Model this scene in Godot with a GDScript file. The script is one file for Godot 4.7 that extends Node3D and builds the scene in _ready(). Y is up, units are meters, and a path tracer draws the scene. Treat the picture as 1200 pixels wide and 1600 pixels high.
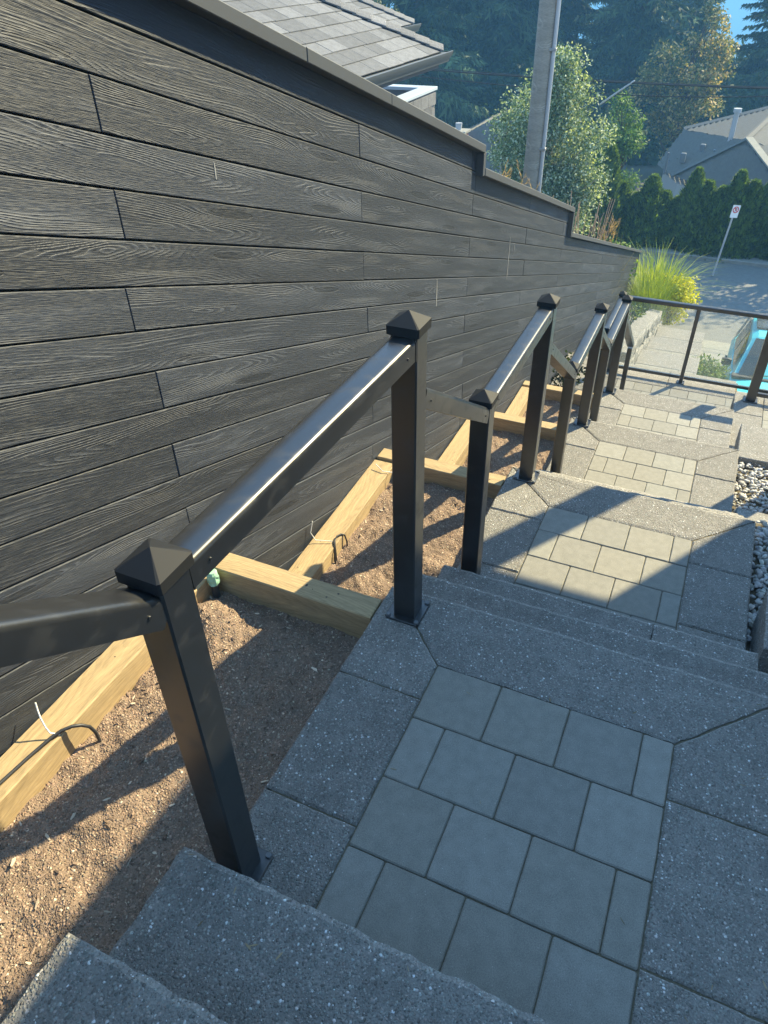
extends Node3D
# A stepped stone path with a black handrail beside a dark plank fence, going down a hillside towards a street.

var rng := RandomNumberGenerator.new()
var used := {}
var M := {}

# ---------------------------------------------------------------- naming and tagging
func numbered(parent: Node, called: String) -> String:
	var key := str(parent.get_instance_id()) + "/" + called
	var k: int = used.get(key, 0)
	used[key] = k + 1
	return called if k == 0 else "%s_%03d" % [called, k]

func tag(o: Node, label: String, category: String, group := "") -> Node:
	o.set_meta("label", label)
	o.set_meta("category", category)
	if group != "":
		o.set_meta("group", group)
	return o

func thing(called: String, label: String, category: String, at := Vector3.ZERO, group := "") -> Node3D:
	var o := Node3D.new()
	o.name = numbered(self, called)
	o.position = at
	add_child(o, true)
	tag(o, label, category, group)
	return o

func obj(called: String, mesh: Mesh, m: Material, parent: Node = self) -> MeshInstance3D:
	var o := MeshInstance3D.new()
	o.name = numbered(parent, called)
	o.mesh = mesh
	o.material_override = m
	parent.add_child(o, true)
	return o

func struct(called: String, mesh: Mesh, m: Material) -> MeshInstance3D:
	var o := obj(called, mesh, m)
	o.set_meta("kind", "structure")
	return o

func struct_root(called: String) -> Node3D:
	var o := Node3D.new()
	o.name = numbered(self, called)
	add_child(o, true)
	o.set_meta("kind", "structure")
	return o

func stuff(o: Node) -> Node:
	o.set_meta("kind", "stuff")
	return o

# ---------------------------------------------------------------- mesh builder
class MB:
	var v := PackedVector3Array()
	var n := PackedVector3Array()
	var u := PackedVector2Array()
	var c := PackedColorArray()
	var col := Color.WHITE
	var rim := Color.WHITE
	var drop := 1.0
	var lit_front_rim := false  # keeps the rim colour to front edges, painted as catching light

	func tri(a: Vector3, b: Vector3, d: Vector3, out: Vector3, ua := Vector2.ZERO, ub := Vector2.ZERO, ud := Vector2.ZERO) -> void:
		var f := (d - a).cross(b - a)   # front faces run clockwise
		if f.dot(out) < 0.0:
			var t := b; b = d; d = t
			var tu := ub; ub = ud; ud = tu
			f = -f
		f = f.normalized()
		v.append(a); v.append(b); v.append(d)
		n.append(f); n.append(f); n.append(f)
		u.append(ua); u.append(ub); u.append(ud)
		c.append(col); c.append(col); c.append(col)

	func quad(a: Vector3, b: Vector3, d: Vector3, e: Vector3, out: Vector3, ua := Vector2.ZERO, ub := Vector2.ZERO, ud := Vector2.ZERO, ue := Vector2.ZERO) -> void:
		tri(a, b, d, out, ua, ub, ud)
		tri(a, d, e, out, ua, ud, ue)

	func smooth_tri(a: Vector3, b: Vector3, d: Vector3, na: Vector3, nb: Vector3, nd: Vector3, ua := Vector2.ZERO, ub := Vector2.ZERO, ud := Vector2.ZERO) -> void:
		if (d - a).cross(b - a).dot(na + nb + nd) < 0.0:
			var t := b; b = d; d = t
			var tn := nb; nb = nd; nd = tn
			var tu := ub; ub = ud; ud = tu
		v.append(a); v.append(b); v.append(d)
		n.append(na); n.append(nb); n.append(nd)
		u.append(ua); u.append(ub); u.append(ud)
		c.append(col); c.append(col); c.append(col)

	func mesh() -> ArrayMesh:
		var a := []
		a.resize(Mesh.ARRAY_MAX)
		a[Mesh.ARRAY_VERTEX] = v
		a[Mesh.ARRAY_NORMAL] = n
		a[Mesh.ARRAY_TEX_UV] = u
		a[Mesh.ARRAY_COLOR] = c
		var m := ArrayMesh.new()
		m.add_surface_from_arrays(Mesh.PRIMITIVE_TRIANGLES, a)
		return m

	# convex outline in local (x, z), from height h0 to h1, its top edge chamfered by ch
	func prism(poly: PackedVector2Array, h0: float, h1: float, ch: float, xf: Transform3D, uvt: Transform2D, base_too := true) -> void:
		var k := poly.size()
		var mid := Vector2.ZERO
		for p in poly:
			mid += p
		mid /= k
		var ins := PackedVector2Array()
		for i in k:
			var p := poly[i]
			var e0 := (p - poly[(i + k - 1) % k]).normalized()
			var e1 := (poly[(i + 1) % k] - p).normalized()
			var n0 := Vector2(e0.y, -e0.x)
			var n1 := Vector2(e1.y, -e1.x)
			if n0.dot(p - mid) < 0.0: n0 = -n0
			if n1.dot(p - mid) < 0.0: n1 = -n1
			var w := 1.0 + n0.dot(n1)
			ins.append(p - (n0 + n1) * (ch / maxf(w, 0.3)))
		var m3 := xf * Vector3(mid.x, (h0 + h1) / 2.0, mid.y)
		var top := xf * Vector3(mid.x, h1, mid.y)
		var bot := xf * Vector3(mid.x, h0, mid.y)
		var up := top - bot
		var run := 0.0
		for i in k:
			var j := (i + 1) % k
			var a := poly[i]; var b := poly[j]; var ai := ins[i]; var bi := ins[j]
			var A0 := xf * Vector3(a.x, h0, a.y); var B0 := xf * Vector3(b.x, h0, b.y)
			var A1 := xf * Vector3(a.x, h1 - ch * drop, a.y); var B1 := xf * Vector3(b.x, h1 - ch * drop, b.y)
			var At := xf * Vector3(ai.x, h1, ai.y); var Bt := xf * Vector3(bi.x, h1, bi.y)
			var ua := uvt * a; var ub := uvt * b
			var q := uvt.basis_xform((b - a).normalized().orthogonal() * (h1 - h0))
			tri(top, At, Bt, up, uvt * mid, uvt * ai, uvt * bi)
			if ch > 0.0:
				var was := col
				if not lit_front_rim or (b - a).normalized().orthogonal().dot((a + b) / 2.0 - mid) * (b - a).normalized().orthogonal().y < -0.5 * absf((b - a).normalized().orthogonal().dot((a + b) / 2.0 - mid)): col = rim
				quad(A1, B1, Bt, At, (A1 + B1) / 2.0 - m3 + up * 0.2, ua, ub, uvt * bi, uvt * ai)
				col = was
			quad(A0, B0, B1, A1, (A0 + B0) / 2.0 - bot, ua + q, ub + q, ub, ua)
			if base_too:
				tri(bot, A0, B0, -up, uvt * mid, ua, ub)

	func box(lo: Vector3, hi: Vector3, ch := 0.0, xf := Transform3D.IDENTITY, uvs := 1.0) -> void:
		prism(PackedVector2Array([Vector2(lo.x, lo.z), Vector2(hi.x, lo.z), Vector2(hi.x, hi.z), Vector2(lo.x, hi.z)]), lo.y, hi.y, ch, xf, Transform2D(0.0, Vector2(uvs, uvs), 0.0, Vector2.ZERO))

	# outline (side, up) swept straight from a to b; edges that turn little are shaded smooth
	func sweep(sec: PackedVector2Array, a: Vector3, b: Vector3, upv := Vector3.UP, ua := 0.0) -> void:
		var d := (b - a).normalized()
		var s := d.cross(upv).normalized()
		var w := s.cross(d).normalized()
		var k := sec.size()
		var L := a.distance_to(b)
		var en := PackedVector2Array()
		var mid := Vector2.ZERO
		for p in sec: mid += p
		mid /= k
		for i in k:
			var e := (sec[(i + 1) % k] - sec[i]).normalized()
			var nn := Vector2(e.y, -e.x)
			if nn.dot((sec[i] + sec[(i + 1) % k]) / 2.0 - mid) < 0.0: nn = -nn
			en.append(nn)
		for i in k:
			var p := sec[i]; var q := sec[(i + 1) % k]
			var po := s * p.x + w * p.y; var qo := s * q.x + w * q.y
			var n0 := en[i]; var n1 := en[i]
			if en[i].dot(en[(i + k - 1) % k]) > 0.55: n0 = (en[i] + en[(i + k - 1) % k]).normalized()
			if en[i].dot(en[(i + 1) % k]) > 0.55: n1 = (en[i] + en[(i + 1) % k]).normalized()
			var N0 := s * n0.x + w * n0.y; var N1 := s * n1.x + w * n1.y
			var u0 := Vector2(ua, i * 0.05); var u1 := Vector2(ua, i * 0.05 + 0.05); var u2 := Vector2(ua + L, i * 0.05 + 0.05); var u3 := Vector2(ua + L, i * 0.05)
			smooth_tri(a + po, a + qo, b + qo, N0, N1, N1, u0, u1, u2)
			smooth_tri(a + po, b + qo, b + po, N0, N1, N0, u0, u2, u3)
			tri(a, a + po, a + qo, -d)
			tri(b, b + po, b + qo, d)

	func tube(pts: PackedVector3Array, r0: float, r1: float, sides := 8) -> void:
		var k := pts.size()
		var rings := []
		var ref := Vector3(0.31, 0.2, 0.93).normalized()
		for i in k:
			var d := (pts[mini(i + 1, k - 1)] - pts[maxi(i - 1, 0)]).normalized()
			var s := d.cross(ref)
			if s.length() < 0.05:
				s = d.cross(Vector3.RIGHT)
			s = s.normalized()
			var t := d.cross(s)
			var r := lerpf(r0, r1, float(i) / maxf(k - 1, 1))
			var ring := PackedVector3Array()
			for j in sides:
				var g := TAU * j / sides
				ring.append(s * cos(g) + t * sin(g))
			rings.append([pts[i], ring, r])
		for i in k - 1:
			var A = rings[i]; var B = rings[i + 1]
			for j in sides:
				var l := (j + 1) % sides
				var na: Vector3 = A[1][j]; var nb: Vector3 = A[1][l]; var nc: Vector3 = B[1][l]; var nd: Vector3 = B[1][j]
				var a: Vector3 = A[0] + na * A[2]; var b: Vector3 = A[0] + nb * A[2]; var d: Vector3 = B[0] + nc * B[2]; var e: Vector3 = B[0] + nd * B[2]
				var u0 := float(j) / sides; var u1 := float(j + 1) / sides
				smooth_tri(a, b, d, na, nb, nc, Vector2(u0, i), Vector2(u1, i), Vector2(u1, i + 1))
				smooth_tri(a, d, e, na, nc, nd, Vector2(u0, i), Vector2(u1, i + 1), Vector2(u0, i + 1))
		for end in [0, k - 1]:
			var A = rings[end]
			var od: Vector3 = pts[0] - pts[1] if end == 0 else pts[k - 1] - pts[k - 2]
			for j in sides:
				tri(A[0], A[0] + A[1][j] * A[2], A[0] + A[1][(j + 1) % sides] * A[2], od)

	# closed rings of equal size joined into a skin
	func loft(rings: Array, caps := true) -> void:
		var k: int = rings[0].size()
		var mid := Vector3.ZERO
		for i in rings.size() - 1:
			var ca := Vector3.ZERO
			for p in rings[i]: ca += p
			for p in rings[i + 1]: ca += p
			ca /= 2.0 * k
			for j in k:
				var l := (j + 1) % k
				var a: Vector3 = rings[i][j]; var b: Vector3 = rings[i][l]; var d: Vector3 = rings[i + 1][l]; var e: Vector3 = rings[i + 1][j]
				quad(a, b, d, e, (a + b + d + e) / 4.0 - ca)
		if caps:
			for end in [0, rings.size() - 1]:
				var c0 := Vector3.ZERO
				for p in rings[end]: c0 += p
				c0 /= k
				var c1 := Vector3.ZERO
				for p in rings[1 if end == 0 else end - 1]: c1 += p
				c1 /= k
				for j in k:
					tri(c0, rings[end][j], rings[end][(j + 1) % k], c0 - c1)

func rect(x0: float, x1: float, z0: float, z1: float) -> PackedVector2Array:
	return PackedVector2Array([Vector2(x0, z0), Vector2(x1, z0), Vector2(x1, z1), Vector2(x0, z1)])

# breaks an outline into short pieces pushed in and out a little, for cast or split stone
func rough(poly: PackedVector2Array, step: float, jit: float) -> PackedVector2Array:
	var o := PackedVector2Array()
	var k := poly.size()
	for i in k:
		var a := poly[i]; var b := poly[(i + 1) % k]
		var m := maxi(1, int(a.distance_to(b) / step))
		var nrm := (b - a).normalized().orthogonal()
		for j in m:
			var p := a.lerp(b, float(j) / m)
			o.append(p + nrm * (rng.randf_range(-jit, jit) if j > 0 else 0.0))
	return o

func half_plane(poly: PackedVector2Array, nrm: Vector2, d: float) -> PackedVector2Array:
	var o := PackedVector2Array()
	var k := poly.size()
	for i in k:
		var a := poly[i]; var b := poly[(i + 1) % k]
		var da := nrm.dot(a) - d; var db := nrm.dot(b) - d
		if da <= 0.0: o.append(a)
		if (da < 0.0 and db > 0.0) or (da > 0.0 and db < 0.0):
			o.append(a.lerp(b, da / (da - db)))
	return o

func uv_scale(s: float, off := Vector2.ZERO, rot := 0.0) -> Transform2D:
	return Transform2D(rot, Vector2(s, s), 0.0, off)

# ---------------------------------------------------------------- computed textures
func noise(seed_: int, freq: float, oct := 3) -> FastNoiseLite:
	var n := FastNoiseLite.new()
	n.seed = seed_
	n.noise_type = FastNoiseLite.TYPE_SIMPLEX_SMOOTH
	n.frequency = freq
	n.fractal_octaves = oct
	return n

func to_tex(data: PackedByteArray, w: int, h: int, grey := false) -> ImageTexture:
	return ImageTexture.create_from_image(Image.create_from_data(w, h, false, Image.FORMAT_L8 if grey else Image.FORMAT_RGB8, data))

func s8(lin: float) -> int:   # linear reflectance to an sRGB byte
	var x := clampf(lin, 0.0, 1.0)
	return int(255.0 * (12.92 * x if x < 0.0031308 else 1.055 * pow(x, 0.41667) - 0.055))

func srgb_table() -> PackedByteArray:
	var t := PackedByteArray()
	t.resize(1024)
	for i in 1024:
		t[i] = s8(i / 1023.0)
	return t

# round grains set in a matrix: [reflectance map, relief map]
func grain_maps(seed_: int, w: int, count: int, r0: float, r1: float, matrix: Vector3, dull: Vector3, bright: Vector3, bright_share: float, cover_relief := 1.0, blotch := 0.36) -> Array:
	rng.seed = seed_
	var T := srgb_table()
	var R := PackedFloat32Array(); R.resize(w * w)
	var G := PackedFloat32Array(); G.resize(w * w)
	var B := PackedFloat32Array(); B.resize(w * w)
	var H := PackedFloat32Array(); H.resize(w * w)
	var img := noise(seed_, 0.11, 4).get_seamless_image(w, w).get_data()
	var img2 := noise(seed_ + 5, 0.008, 4).get_seamless_image(w, w).get_data()
	for i in w * w:
		var f := 0.72 + 0.56 * img[i] / 255.0 + blotch * (img2[i] / 255.0 - 0.5)
		R[i] = matrix.x * f; G[i] = matrix.y * f; B[i] = matrix.z * f
		H[i] = 0.25 + 0.3 * img[i] / 255.0
	for q in count:
		var cx := rng.randi() % w; var cy := rng.randi() % w
		var rr := lerpf(r0, r1, pow(rng.randf(), 2.2))
		var e := rng.randf_range(0.65, 1.0)
		var ang := rng.randf() * TAU
		var ca := cos(ang); var sa := sin(ang)
		var isb := rng.randf() < bright_share
		var k := (bright if isb else dull) * rng.randf_range(0.55, 1.45)
		k.x *= rng.randf_range(0.9, 1.1)
		var top := rng.randf_range(0.35, 1.0) * cover_relief
		var ir := int(ceil(rr))
		for dy in range(-ir, ir + 1):
			for dx in range(-ir, ir + 1):
				var px := (dx * ca + dy * sa) / rr
				var py := (dy * ca - dx * sa) / (rr * e)
				var d2 := px * px + py * py
				if d2 < 1.0:
					var at := ((cy + dy + w) % w) * w + (cx + dx + w) % w
					var hh := 0.25 + 0.75 * top * sqrt(1.0 - d2)
					if hh > H[at]:
						H[at] = hh
						R[at] = k.x; G[at] = k.y; B[at] = k.z
	var c := PackedByteArray(); c.resize(w * w * 3)
	var hb := PackedByteArray(); hb.resize(w * w)
	for i in w * w:
		c[i * 3] = T[clampi(int(R[i] * 1023.0), 0, 1023)]
		c[i * 3 + 1] = T[clampi(int(G[i] * 1023.0), 0, 1023)]
		c[i * 3 + 2] = T[clampi(int(B[i] * 1023.0), 0, 1023)]
		hb[i] = clampi(int(H[i] * 255.0), 0, 255)
	return [to_tex(c, w, w), to_tex(hb, w, w, true)]

# flat-sawn timber: rings cut along a log that wanders, with worn ridges; u along the grain
func wood_maps(seed_: int, w: int, h: int, dark: Vector3, light: Vector3, rings: float, wear: float, knots: int, fibre := 1.0) -> Array:
	rng.seed = seed_
	var T := srgb_table()
	var na := noise(seed_, 1.0, 2); var nb := noise(seed_ + 1, 1.0, 2); var nc := noise(seed_ + 2, 1.0, 3); var nd := noise(seed_ + 3, 1.0, 3)
	var kn := []
	for i in knots:
		kn.append([rng.randf() * w, rng.randf_range(0.15, 0.85) * h, rng.randf_range(0.05, 0.13) * h])
	var c := PackedByteArray(); c.resize(w * h * 3)
	var hb := PackedByteArray(); hb.resize(w * h)
	var asp := float(w) / h
	for x in w:
		var t := x / float(w) * asp * 0.12
		var cen := 0.5 + 0.55 * na.get_noise_2d(t * 2.1, 3.0)
		var depth := 0.05 + 1.15 * absf(nb.get_noise_2d(t * 1.7, 9.0)) + 0.25 * t * 0.2
		for y in h:
			var v := y / float(h)
			var dv := v - cen
			var warp := 0.085 * nc.get_noise_2d(t * 5.0, v * 1.6)
			var push := 0.0
			var dark_k := 0.0
			for k in kn:
				var dx: float = (x - k[0]) * 0.42; var dy: float = y - k[1]
				var d2: float = (dx * dx + dy * dy) / (k[2] * k[2])
				push += 0.28 * exp(-d2 * 0.22)
				if d2 < 1.0: dark_k = 1.0
			var r := sqrt(dv * dv + depth * depth * 0.3) + warp + push
			var f := fposmod(r * rings, 1.0)
			var late := smoothstep(0.25, 0.86, f) * (1.0 - smoothstep(0.88, 1.0, f))
			var fib := nd.get_noise_2d(x * 0.02, y * 0.8)
			var patch := smoothstep(-0.15, 0.45, na.get_noise_2d(t * 5.0, v * 2.0 + 40.0))
			var hh := 0.30 + 0.36 * late * (0.2 + 0.8 * patch) + 0.32 * fib * (0.6 + 0.4 * fibre) - 0.25 * dark_k
			var worn := wear * smoothstep(0.25, 0.95, late * 0.75 + fib * 0.6 * fibre + 0.12) * patch
			worn = clampf(worn, 0.0, 1.0)
			var sh := 0.9 + 0.35 * fib * fibre + 0.2 * fibre * nc.get_noise_2d(t * 3.0, v * 5.0 + 11.0)
			if dark_k > 0.0: sh *= 0.6
			if fibre < 1.0: worn = clampf(worn + 0.34 * smoothstep(0.1, 0.55, nb.get_noise_2d(t * 3.0 + 50.0, v * 0.9)) * (0.6 + 0.8 * fib), 0.0, 1.0)
			var i := y * w + x
			for q in 3:
				c[i * 3 + q] = T[clampi(int(lerpf(dark[q] * sh * (1.0 - (0.16 * late if wear < 0.3 else 0.0)), light[q], worn) * 1023.0), 0, 1023)]
			hb[i] = clampi(int(hh * 255.0), 0, 255)
	return [to_tex(c, w, h), to_tex(hb, w, h, true)]

func lin(r: float, g: float, b: float) -> Color:
	return Color(r, g, b).linear_to_srgb()

func mat(c: Color, rough_: float, metal := 0.0, spec := 0.5) -> StandardMaterial3D:
	var m := StandardMaterial3D.new()
	m.albedo_color = c
	m.roughness = rough_
	m.metallic = metal
	m.metallic_specular = spec
	return m

func mapped(maps: Array, tint: Color, rough_: float, relief_cm: float, spec := 0.4) -> StandardMaterial3D:
	var m := mat(tint, rough_, 0.0, spec)
	m.albedo_texture = maps[0]
	m.heightmap_enabled = relief_cm > 0.0
	m.heightmap_texture = maps[1]
	m.heightmap_scale = relief_cm
	return m

func leafy(light: float, rough_ := 0.6) -> StandardMaterial3D:
	var m := mat(Color.WHITE, rough_, 0.0, 0.35)
	m.vertex_color_use_as_albedo = true
	m.cull_mode = BaseMaterial3D.CULL_DISABLED
	m.backlight_enabled = true
	m.backlight = Color(light, light, light * 0.6)
	return m

func make_materials() -> void:
	var agg := grain_maps(11, 1024, 26000, 1.2, 6.0, Vector3(0.30, 0.28, 0.25), Vector3(0.35, 0.33, 0.295), Vector3(0.82, 0.80, 0.75), 0.06, 1.0, 0.45)
	M.border = []
	for k in [1.0, 0.95, 0.975]:
		var bm := mapped(agg, Color(k, k, k), 0.85, 0.6)
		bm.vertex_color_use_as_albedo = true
		M.border.append(bm)
	var pav := grain_maps(23, 768, 26000, 0.8, 1.9, Vector3(0.262, 0.25, 0.218), Vector3(0.285, 0.272, 0.238), Vector3(0.55, 0.53, 0.48), 0.03, 0.5, 0.22)
	M.paver = []
	for k in [Color(1, 1, 1), Color(0.965, 0.96, 0.95), Color(0.98, 0.985, 0.985), Color(0.94, 0.94, 0.94)]:
		M.paver.append(mapped(pav, k, 0.88, 0.12))
	M.sand = mapped(pav, Color(0.74, 0.70, 0.62), 0.95, 0.15)
	var soil := grain_maps(31, 1024, 16000, 2.0, 7.0, Vector3(0.215, 0.155, 0.115), Vector3(0.285, 0.205, 0.152), Vector3(0.52, 0.42, 0.31), 0.06)
	M.soil = mapped(soil, Color.WHITE, 0.97, 0.9, 0.2)
	M.chip = mat(Color.WHITE, 0.9, 0.0, 0.2)
	M.chip.vertex_color_use_as_albedo = true
	M.road = mapped(pav, lin(0.62, 0.64, 0.68), 0.9, 0.1)
	M.concrete = mapped(pav, Color(0.93, 0.94, 0.95), 0.9, 0.1)
	M.kerb = mapped(pav, Color(1, 1, 0.98), 0.9, 0.1)
	M.stone = mapped(agg, Color(0.93, 0.93, 0.92), 0.92, 0.5)
	M.board = []
	for i in 4:
		var w := wood_maps(100 + i * 17, 1792, 256, Vector3(0.033, 0.0395, 0.054), Vector3(0.095, 0.107, 0.134), 15.0 + i * 3.0, 0.5, 2, 0.6)
		for k in [1.0, 0.86]:
			M.board.append(mapped(w, Color(k, k, k), 0.55, 0.33, 0.45))
	var tw := wood_maps(300, 1024, 256, Vector3(0.44, 0.32, 0.175), Vector3(0.50, 0.38, 0.225), 20.0, 0.2, 0, 1.0)
	M.timber = mapped(tw, Color.WHITE, 0.75, 0.12)
	M.trunk = mapped(wood_maps(330, 512, 256, Vector3(0.30, 0.27, 0.225), Vector3(0.48, 0.44, 0.37), 26.0, 0.6, 0), Color.WHITE, 0.9, 0.4)
	M.black = mat(lin(0.012, 0.0125, 0.0135), 0.34, 0.0, 0.8)
	var dust := PackedByteArray(); dust.resize(512 * 512 * 3)
	var dr := PackedByteArray(); dr.resize(512 * 512)
	var d1 := noise(880, 0.012, 5).get_seamless_image(512, 512).get_data()
	var d2 := noise(881, 0.16, 3).get_seamless_image(512, 512).get_data()
	for i in 512 * 512:
		var q := smoothstep(0.5, 0.85, d1[i] / 255.0) * 0.28 + smoothstep(0.72, 0.9, d2[i] / 255.0) * 0.25
		var g := s8(lerpf(0.0115, 0.034, q))
		dust[i * 3] = g; dust[i * 3 + 1] = g; dust[i * 3 + 2] = g + 1
		dr[i] = int(255.0 * clampf(0.30 + 0.34 * q, 0, 1))
	M.black.albedo_color = Color.WHITE
	M.black.albedo_texture = to_tex(dust, 512, 512)
	M.black.roughness = 1.0
	M.black.roughness_texture = to_tex(dr, 512, 512, true)
	M.black.uv1_triplanar = true
	M.black.uv1_scale = Vector3(2.3, 2.3, 2.3)
	M.cap = mat(lin(0.016, 0.0165, 0.018), 0.62, 0.0, 0.3)
	M.coping = mat(lin(0.055, 0.058, 0.062), 0.55)
	M.joint = mat(lin(0.006, 0.006, 0.006), 0.9)
	var shg := grain_maps(47, 512, 9000, 0.8, 2.0, Vector3(0.15, 0.15, 0.155), Vector3(0.21, 0.21, 0.215), Vector3(0.33, 0.33, 0.34), 0.12)
	M.shingle = []
	for k in [0.88, 0.94, 1.0, 0.83]:
		M.shingle.append(mapped(shg, Color(k, k, k), 0.92, 0.15))
	M.far_shingle = mapped(pav, Color(0.74, 0.74, 0.745), 0.95, 0.15)
	M.gutter = mat(lin(0.13, 0.14, 0.15), 0.4)
	M.flash = mat(lin(0.42, 0.47, 0.52), 0.35)
	M.siding = mat(lin(0.13, 0.13, 0.135), 0.8)
	M.brick = mat(lin(0.34, 0.12, 0.07), 0.9)
	M.pipe = mat(lin(0.42, 0.43, 0.45), 0.4, 0.3)
	M.cable = mat(lin(0.03, 0.03, 0.032), 0.5)
	M.white = mat(lin(0.75, 0.74, 0.7), 0.5)
	M.green_tape = mat(lin(0.30, 0.52, 0.36), 0.7)
	M.red = mat(lin(0.6, 0.03, 0.03), 0.5)
	M.sign = mat(lin(0.78, 0.78, 0.78), 0.45)
	M.sign_black = mat(lin(0.02, 0.02, 0.02), 0.5)
	M.steel = mat(lin(0.3, 0.3, 0.3), 0.5, 0.6)
	M.leaf = leafy(0.9)
	M.needle = leafy(0.6, 0.7)
	M.bark = mat(lin(0.09, 0.07, 0.055), 0.95)
	M.pale_bark = mat(lin(0.35, 0.33, 0.3), 0.9)
	M.earth = mat(lin(0.07, 0.065, 0.045), 0.98)
	M.sea = mat(lin(0.06, 0.17, 0.24), 0.35)
	M.pebble = mat(Color.WHITE, 0.7)
	M.pebble.vertex_color_use_as_albedo = true
	M.paint = mat(lin(0.045, 0.50, 0.56), 0.28)
	M.paint.clearcoat_enabled = true
	M.paint.clearcoat = 0.6
	M.tyre = mat(lin(0.02, 0.02, 0.02), 0.9)
	M.rim = mat(lin(0.5, 0.5, 0.52), 0.3, 0.8)
	M.dark_glass = mat(lin(0.015, 0.018, 0.02), 0.06, 0.0, 0.6)
	M.lamp_lens = mat(lin(0.7, 0.72, 0.75), 0.15)
	var g := StandardMaterial3D.new()
	g.transparency = BaseMaterial3D.TRANSPARENCY_ALPHA
	g.albedo_color = Color(0.86, 0.95, 0.92, 0.07)
	g.roughness = 0.02
	M.glass = g

# ---------------------------------------------------------------- light and camera
func make_view() -> void:
	var cam := Camera3D.new()
	cam.name = "camera"
	cam.position = Vector3(0, 1.8, 0)
	cam.basis = Basis(Vector3.UP, 0.43871) * Basis(Vector3.RIGHT, -0.66101) * Basis(Vector3.BACK, -0.022205)
	cam.fov = 70.45
	cam.near = 0.03
	cam.far = 6000.0
	add_child(cam)
	cam.current = true
	var env := Environment.new()
	env.background_mode = Environment.BG_SKY
	var sky := Sky.new()
	var sm := ProceduralSkyMaterial.new()
	sm.sky_top_color = Color(0.42, 0.575, 0.74)
	sm.sky_horizon_color = Color(0.84, 0.90, 0.94)
	sm.sky_curve = 0.14
	sm.ground_bottom_color = Color(0.22, 0.24, 0.24)
	sm.ground_horizon_color = Color(0.5, 0.58, 0.62)
	sm.sky_energy_multiplier = 1.12
	sm.sun_angle_max = 14.0
	sky.sky_material = sm
	env.sky = sky
	env.tonemap_mode = Environment.TONE_MAPPER_LINEAR
	env.tonemap_exposure = 2.85
	env.sdfgi_enabled = true
	env.ssao_enabled = true
	env.ssil_enabled = true
	env.fog_enabled = true
	env.fog_density = 0.0027
	env.fog_light_color = Color(0.50, 0.76, 0.97)
	var we := WorldEnvironment.new()
	we.name = "world_environment"
	we.environment = env
	add_child(we)
	var sun := DirectionalLight3D.new()
	sun.name = "sun"
	var el := deg_to_rad(37.0)
	var d := Vector3(-0.5225 * cos(el), -sin(el), 0.8526 * cos(el))
	sun.basis = Basis.looking_at(d, Vector3.UP)
	sun.light_energy = 1.6
	sun.light_color = Color(1.0, 0.94, 0.76)
	sun.light_angular_distance = 0.5
	sun.shadow_enabled = true
	add_child(sun)

# ---------------------------------------------------------------- ground
func ground_y(x: float, z: float) -> float:
	var y := 0.328 * (clampf(z, -16.0, 2.0) + 1.15) - 0.5
	if z > 2.0: y += (z - 2.0) * 0.1
	if x < -1.6 and z > -16.0: y += 0.12
	if z < -22.5:
		y += (z + 22.5) * 0.085
	if z < -70.0:
		y += (z + 70.0) * 0.12
	if z > 2.0 or absf(x) > 30.0:
		y += 0.0
	return maxf(y, -66.0)

func make_ground() -> void:
	var b := MB.new()
	var xs := [-900.0, -400.0, -180.0, -90.0, -50.0, -30.0, -18.0, -10.0, -5.0, -2.0, -1.2, 0.0, 1.5, 4.0, 9.0, 18.0, 36.0, 80.0, 180.0, 400.0, 900.0]
	var zs := [60.0, 25.0, 10.0, 2.0, 0.0, -3.0, -6.0, -9.0, -12.0, -16.0, -19.0, -22.5, -26.0, -32.0, -40.0, -52.0, -70.0, -100.0, -160.0, -240.0, -330.0, -420.0, -470.0]
	for i in xs.size() - 1:
		for j in zs.size() - 1:
			var p := []
			for q in [[i, j], [i + 1, j], [i + 1, j + 1], [i, j + 1]]:
				p.append(Vector3(xs[q[0]], ground_y(xs[q[0]], zs[q[1]]), zs[q[1]]))
			b.quad(p[0], p[1], p[2], p[3], Vector3.UP)
	struct("ground", b.mesh(), M.earth)
	b = MB.new()
	b.quad(Vector3(-6000, -64, -380), Vector3(6000, -64, -380), Vector3(6000, -64, -5500), Vector3(-6000, -64, -5500), Vector3.UP)
	struct("sea", b.mesh(), M.sea)

# ---------------------------------------------------------------- stone path
const XL := -0.78
const XR := 0.50
const PL := -0.50
const PR := 0.22

func slab(called: String, poly: PackedVector2Array, y0: float, y1: float, parent: Node, m: Material, jit := 0.0016, ch := 0.006) -> void:
	var b := MB.new()
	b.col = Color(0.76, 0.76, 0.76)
	b.lit_front_rim = true  # paler front chamfer: worn edge with the light it catches painted in
	if ch > 0.008: b.drop = 0.35
	b.prism(rough(poly, 0.025, jit), y0, y1, ch, Transform3D.IDENTITY, uv_scale(1.45, Vector2(rng.randf(), rng.randf())))
	obj(called, b.mesh(), m, parent)

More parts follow.
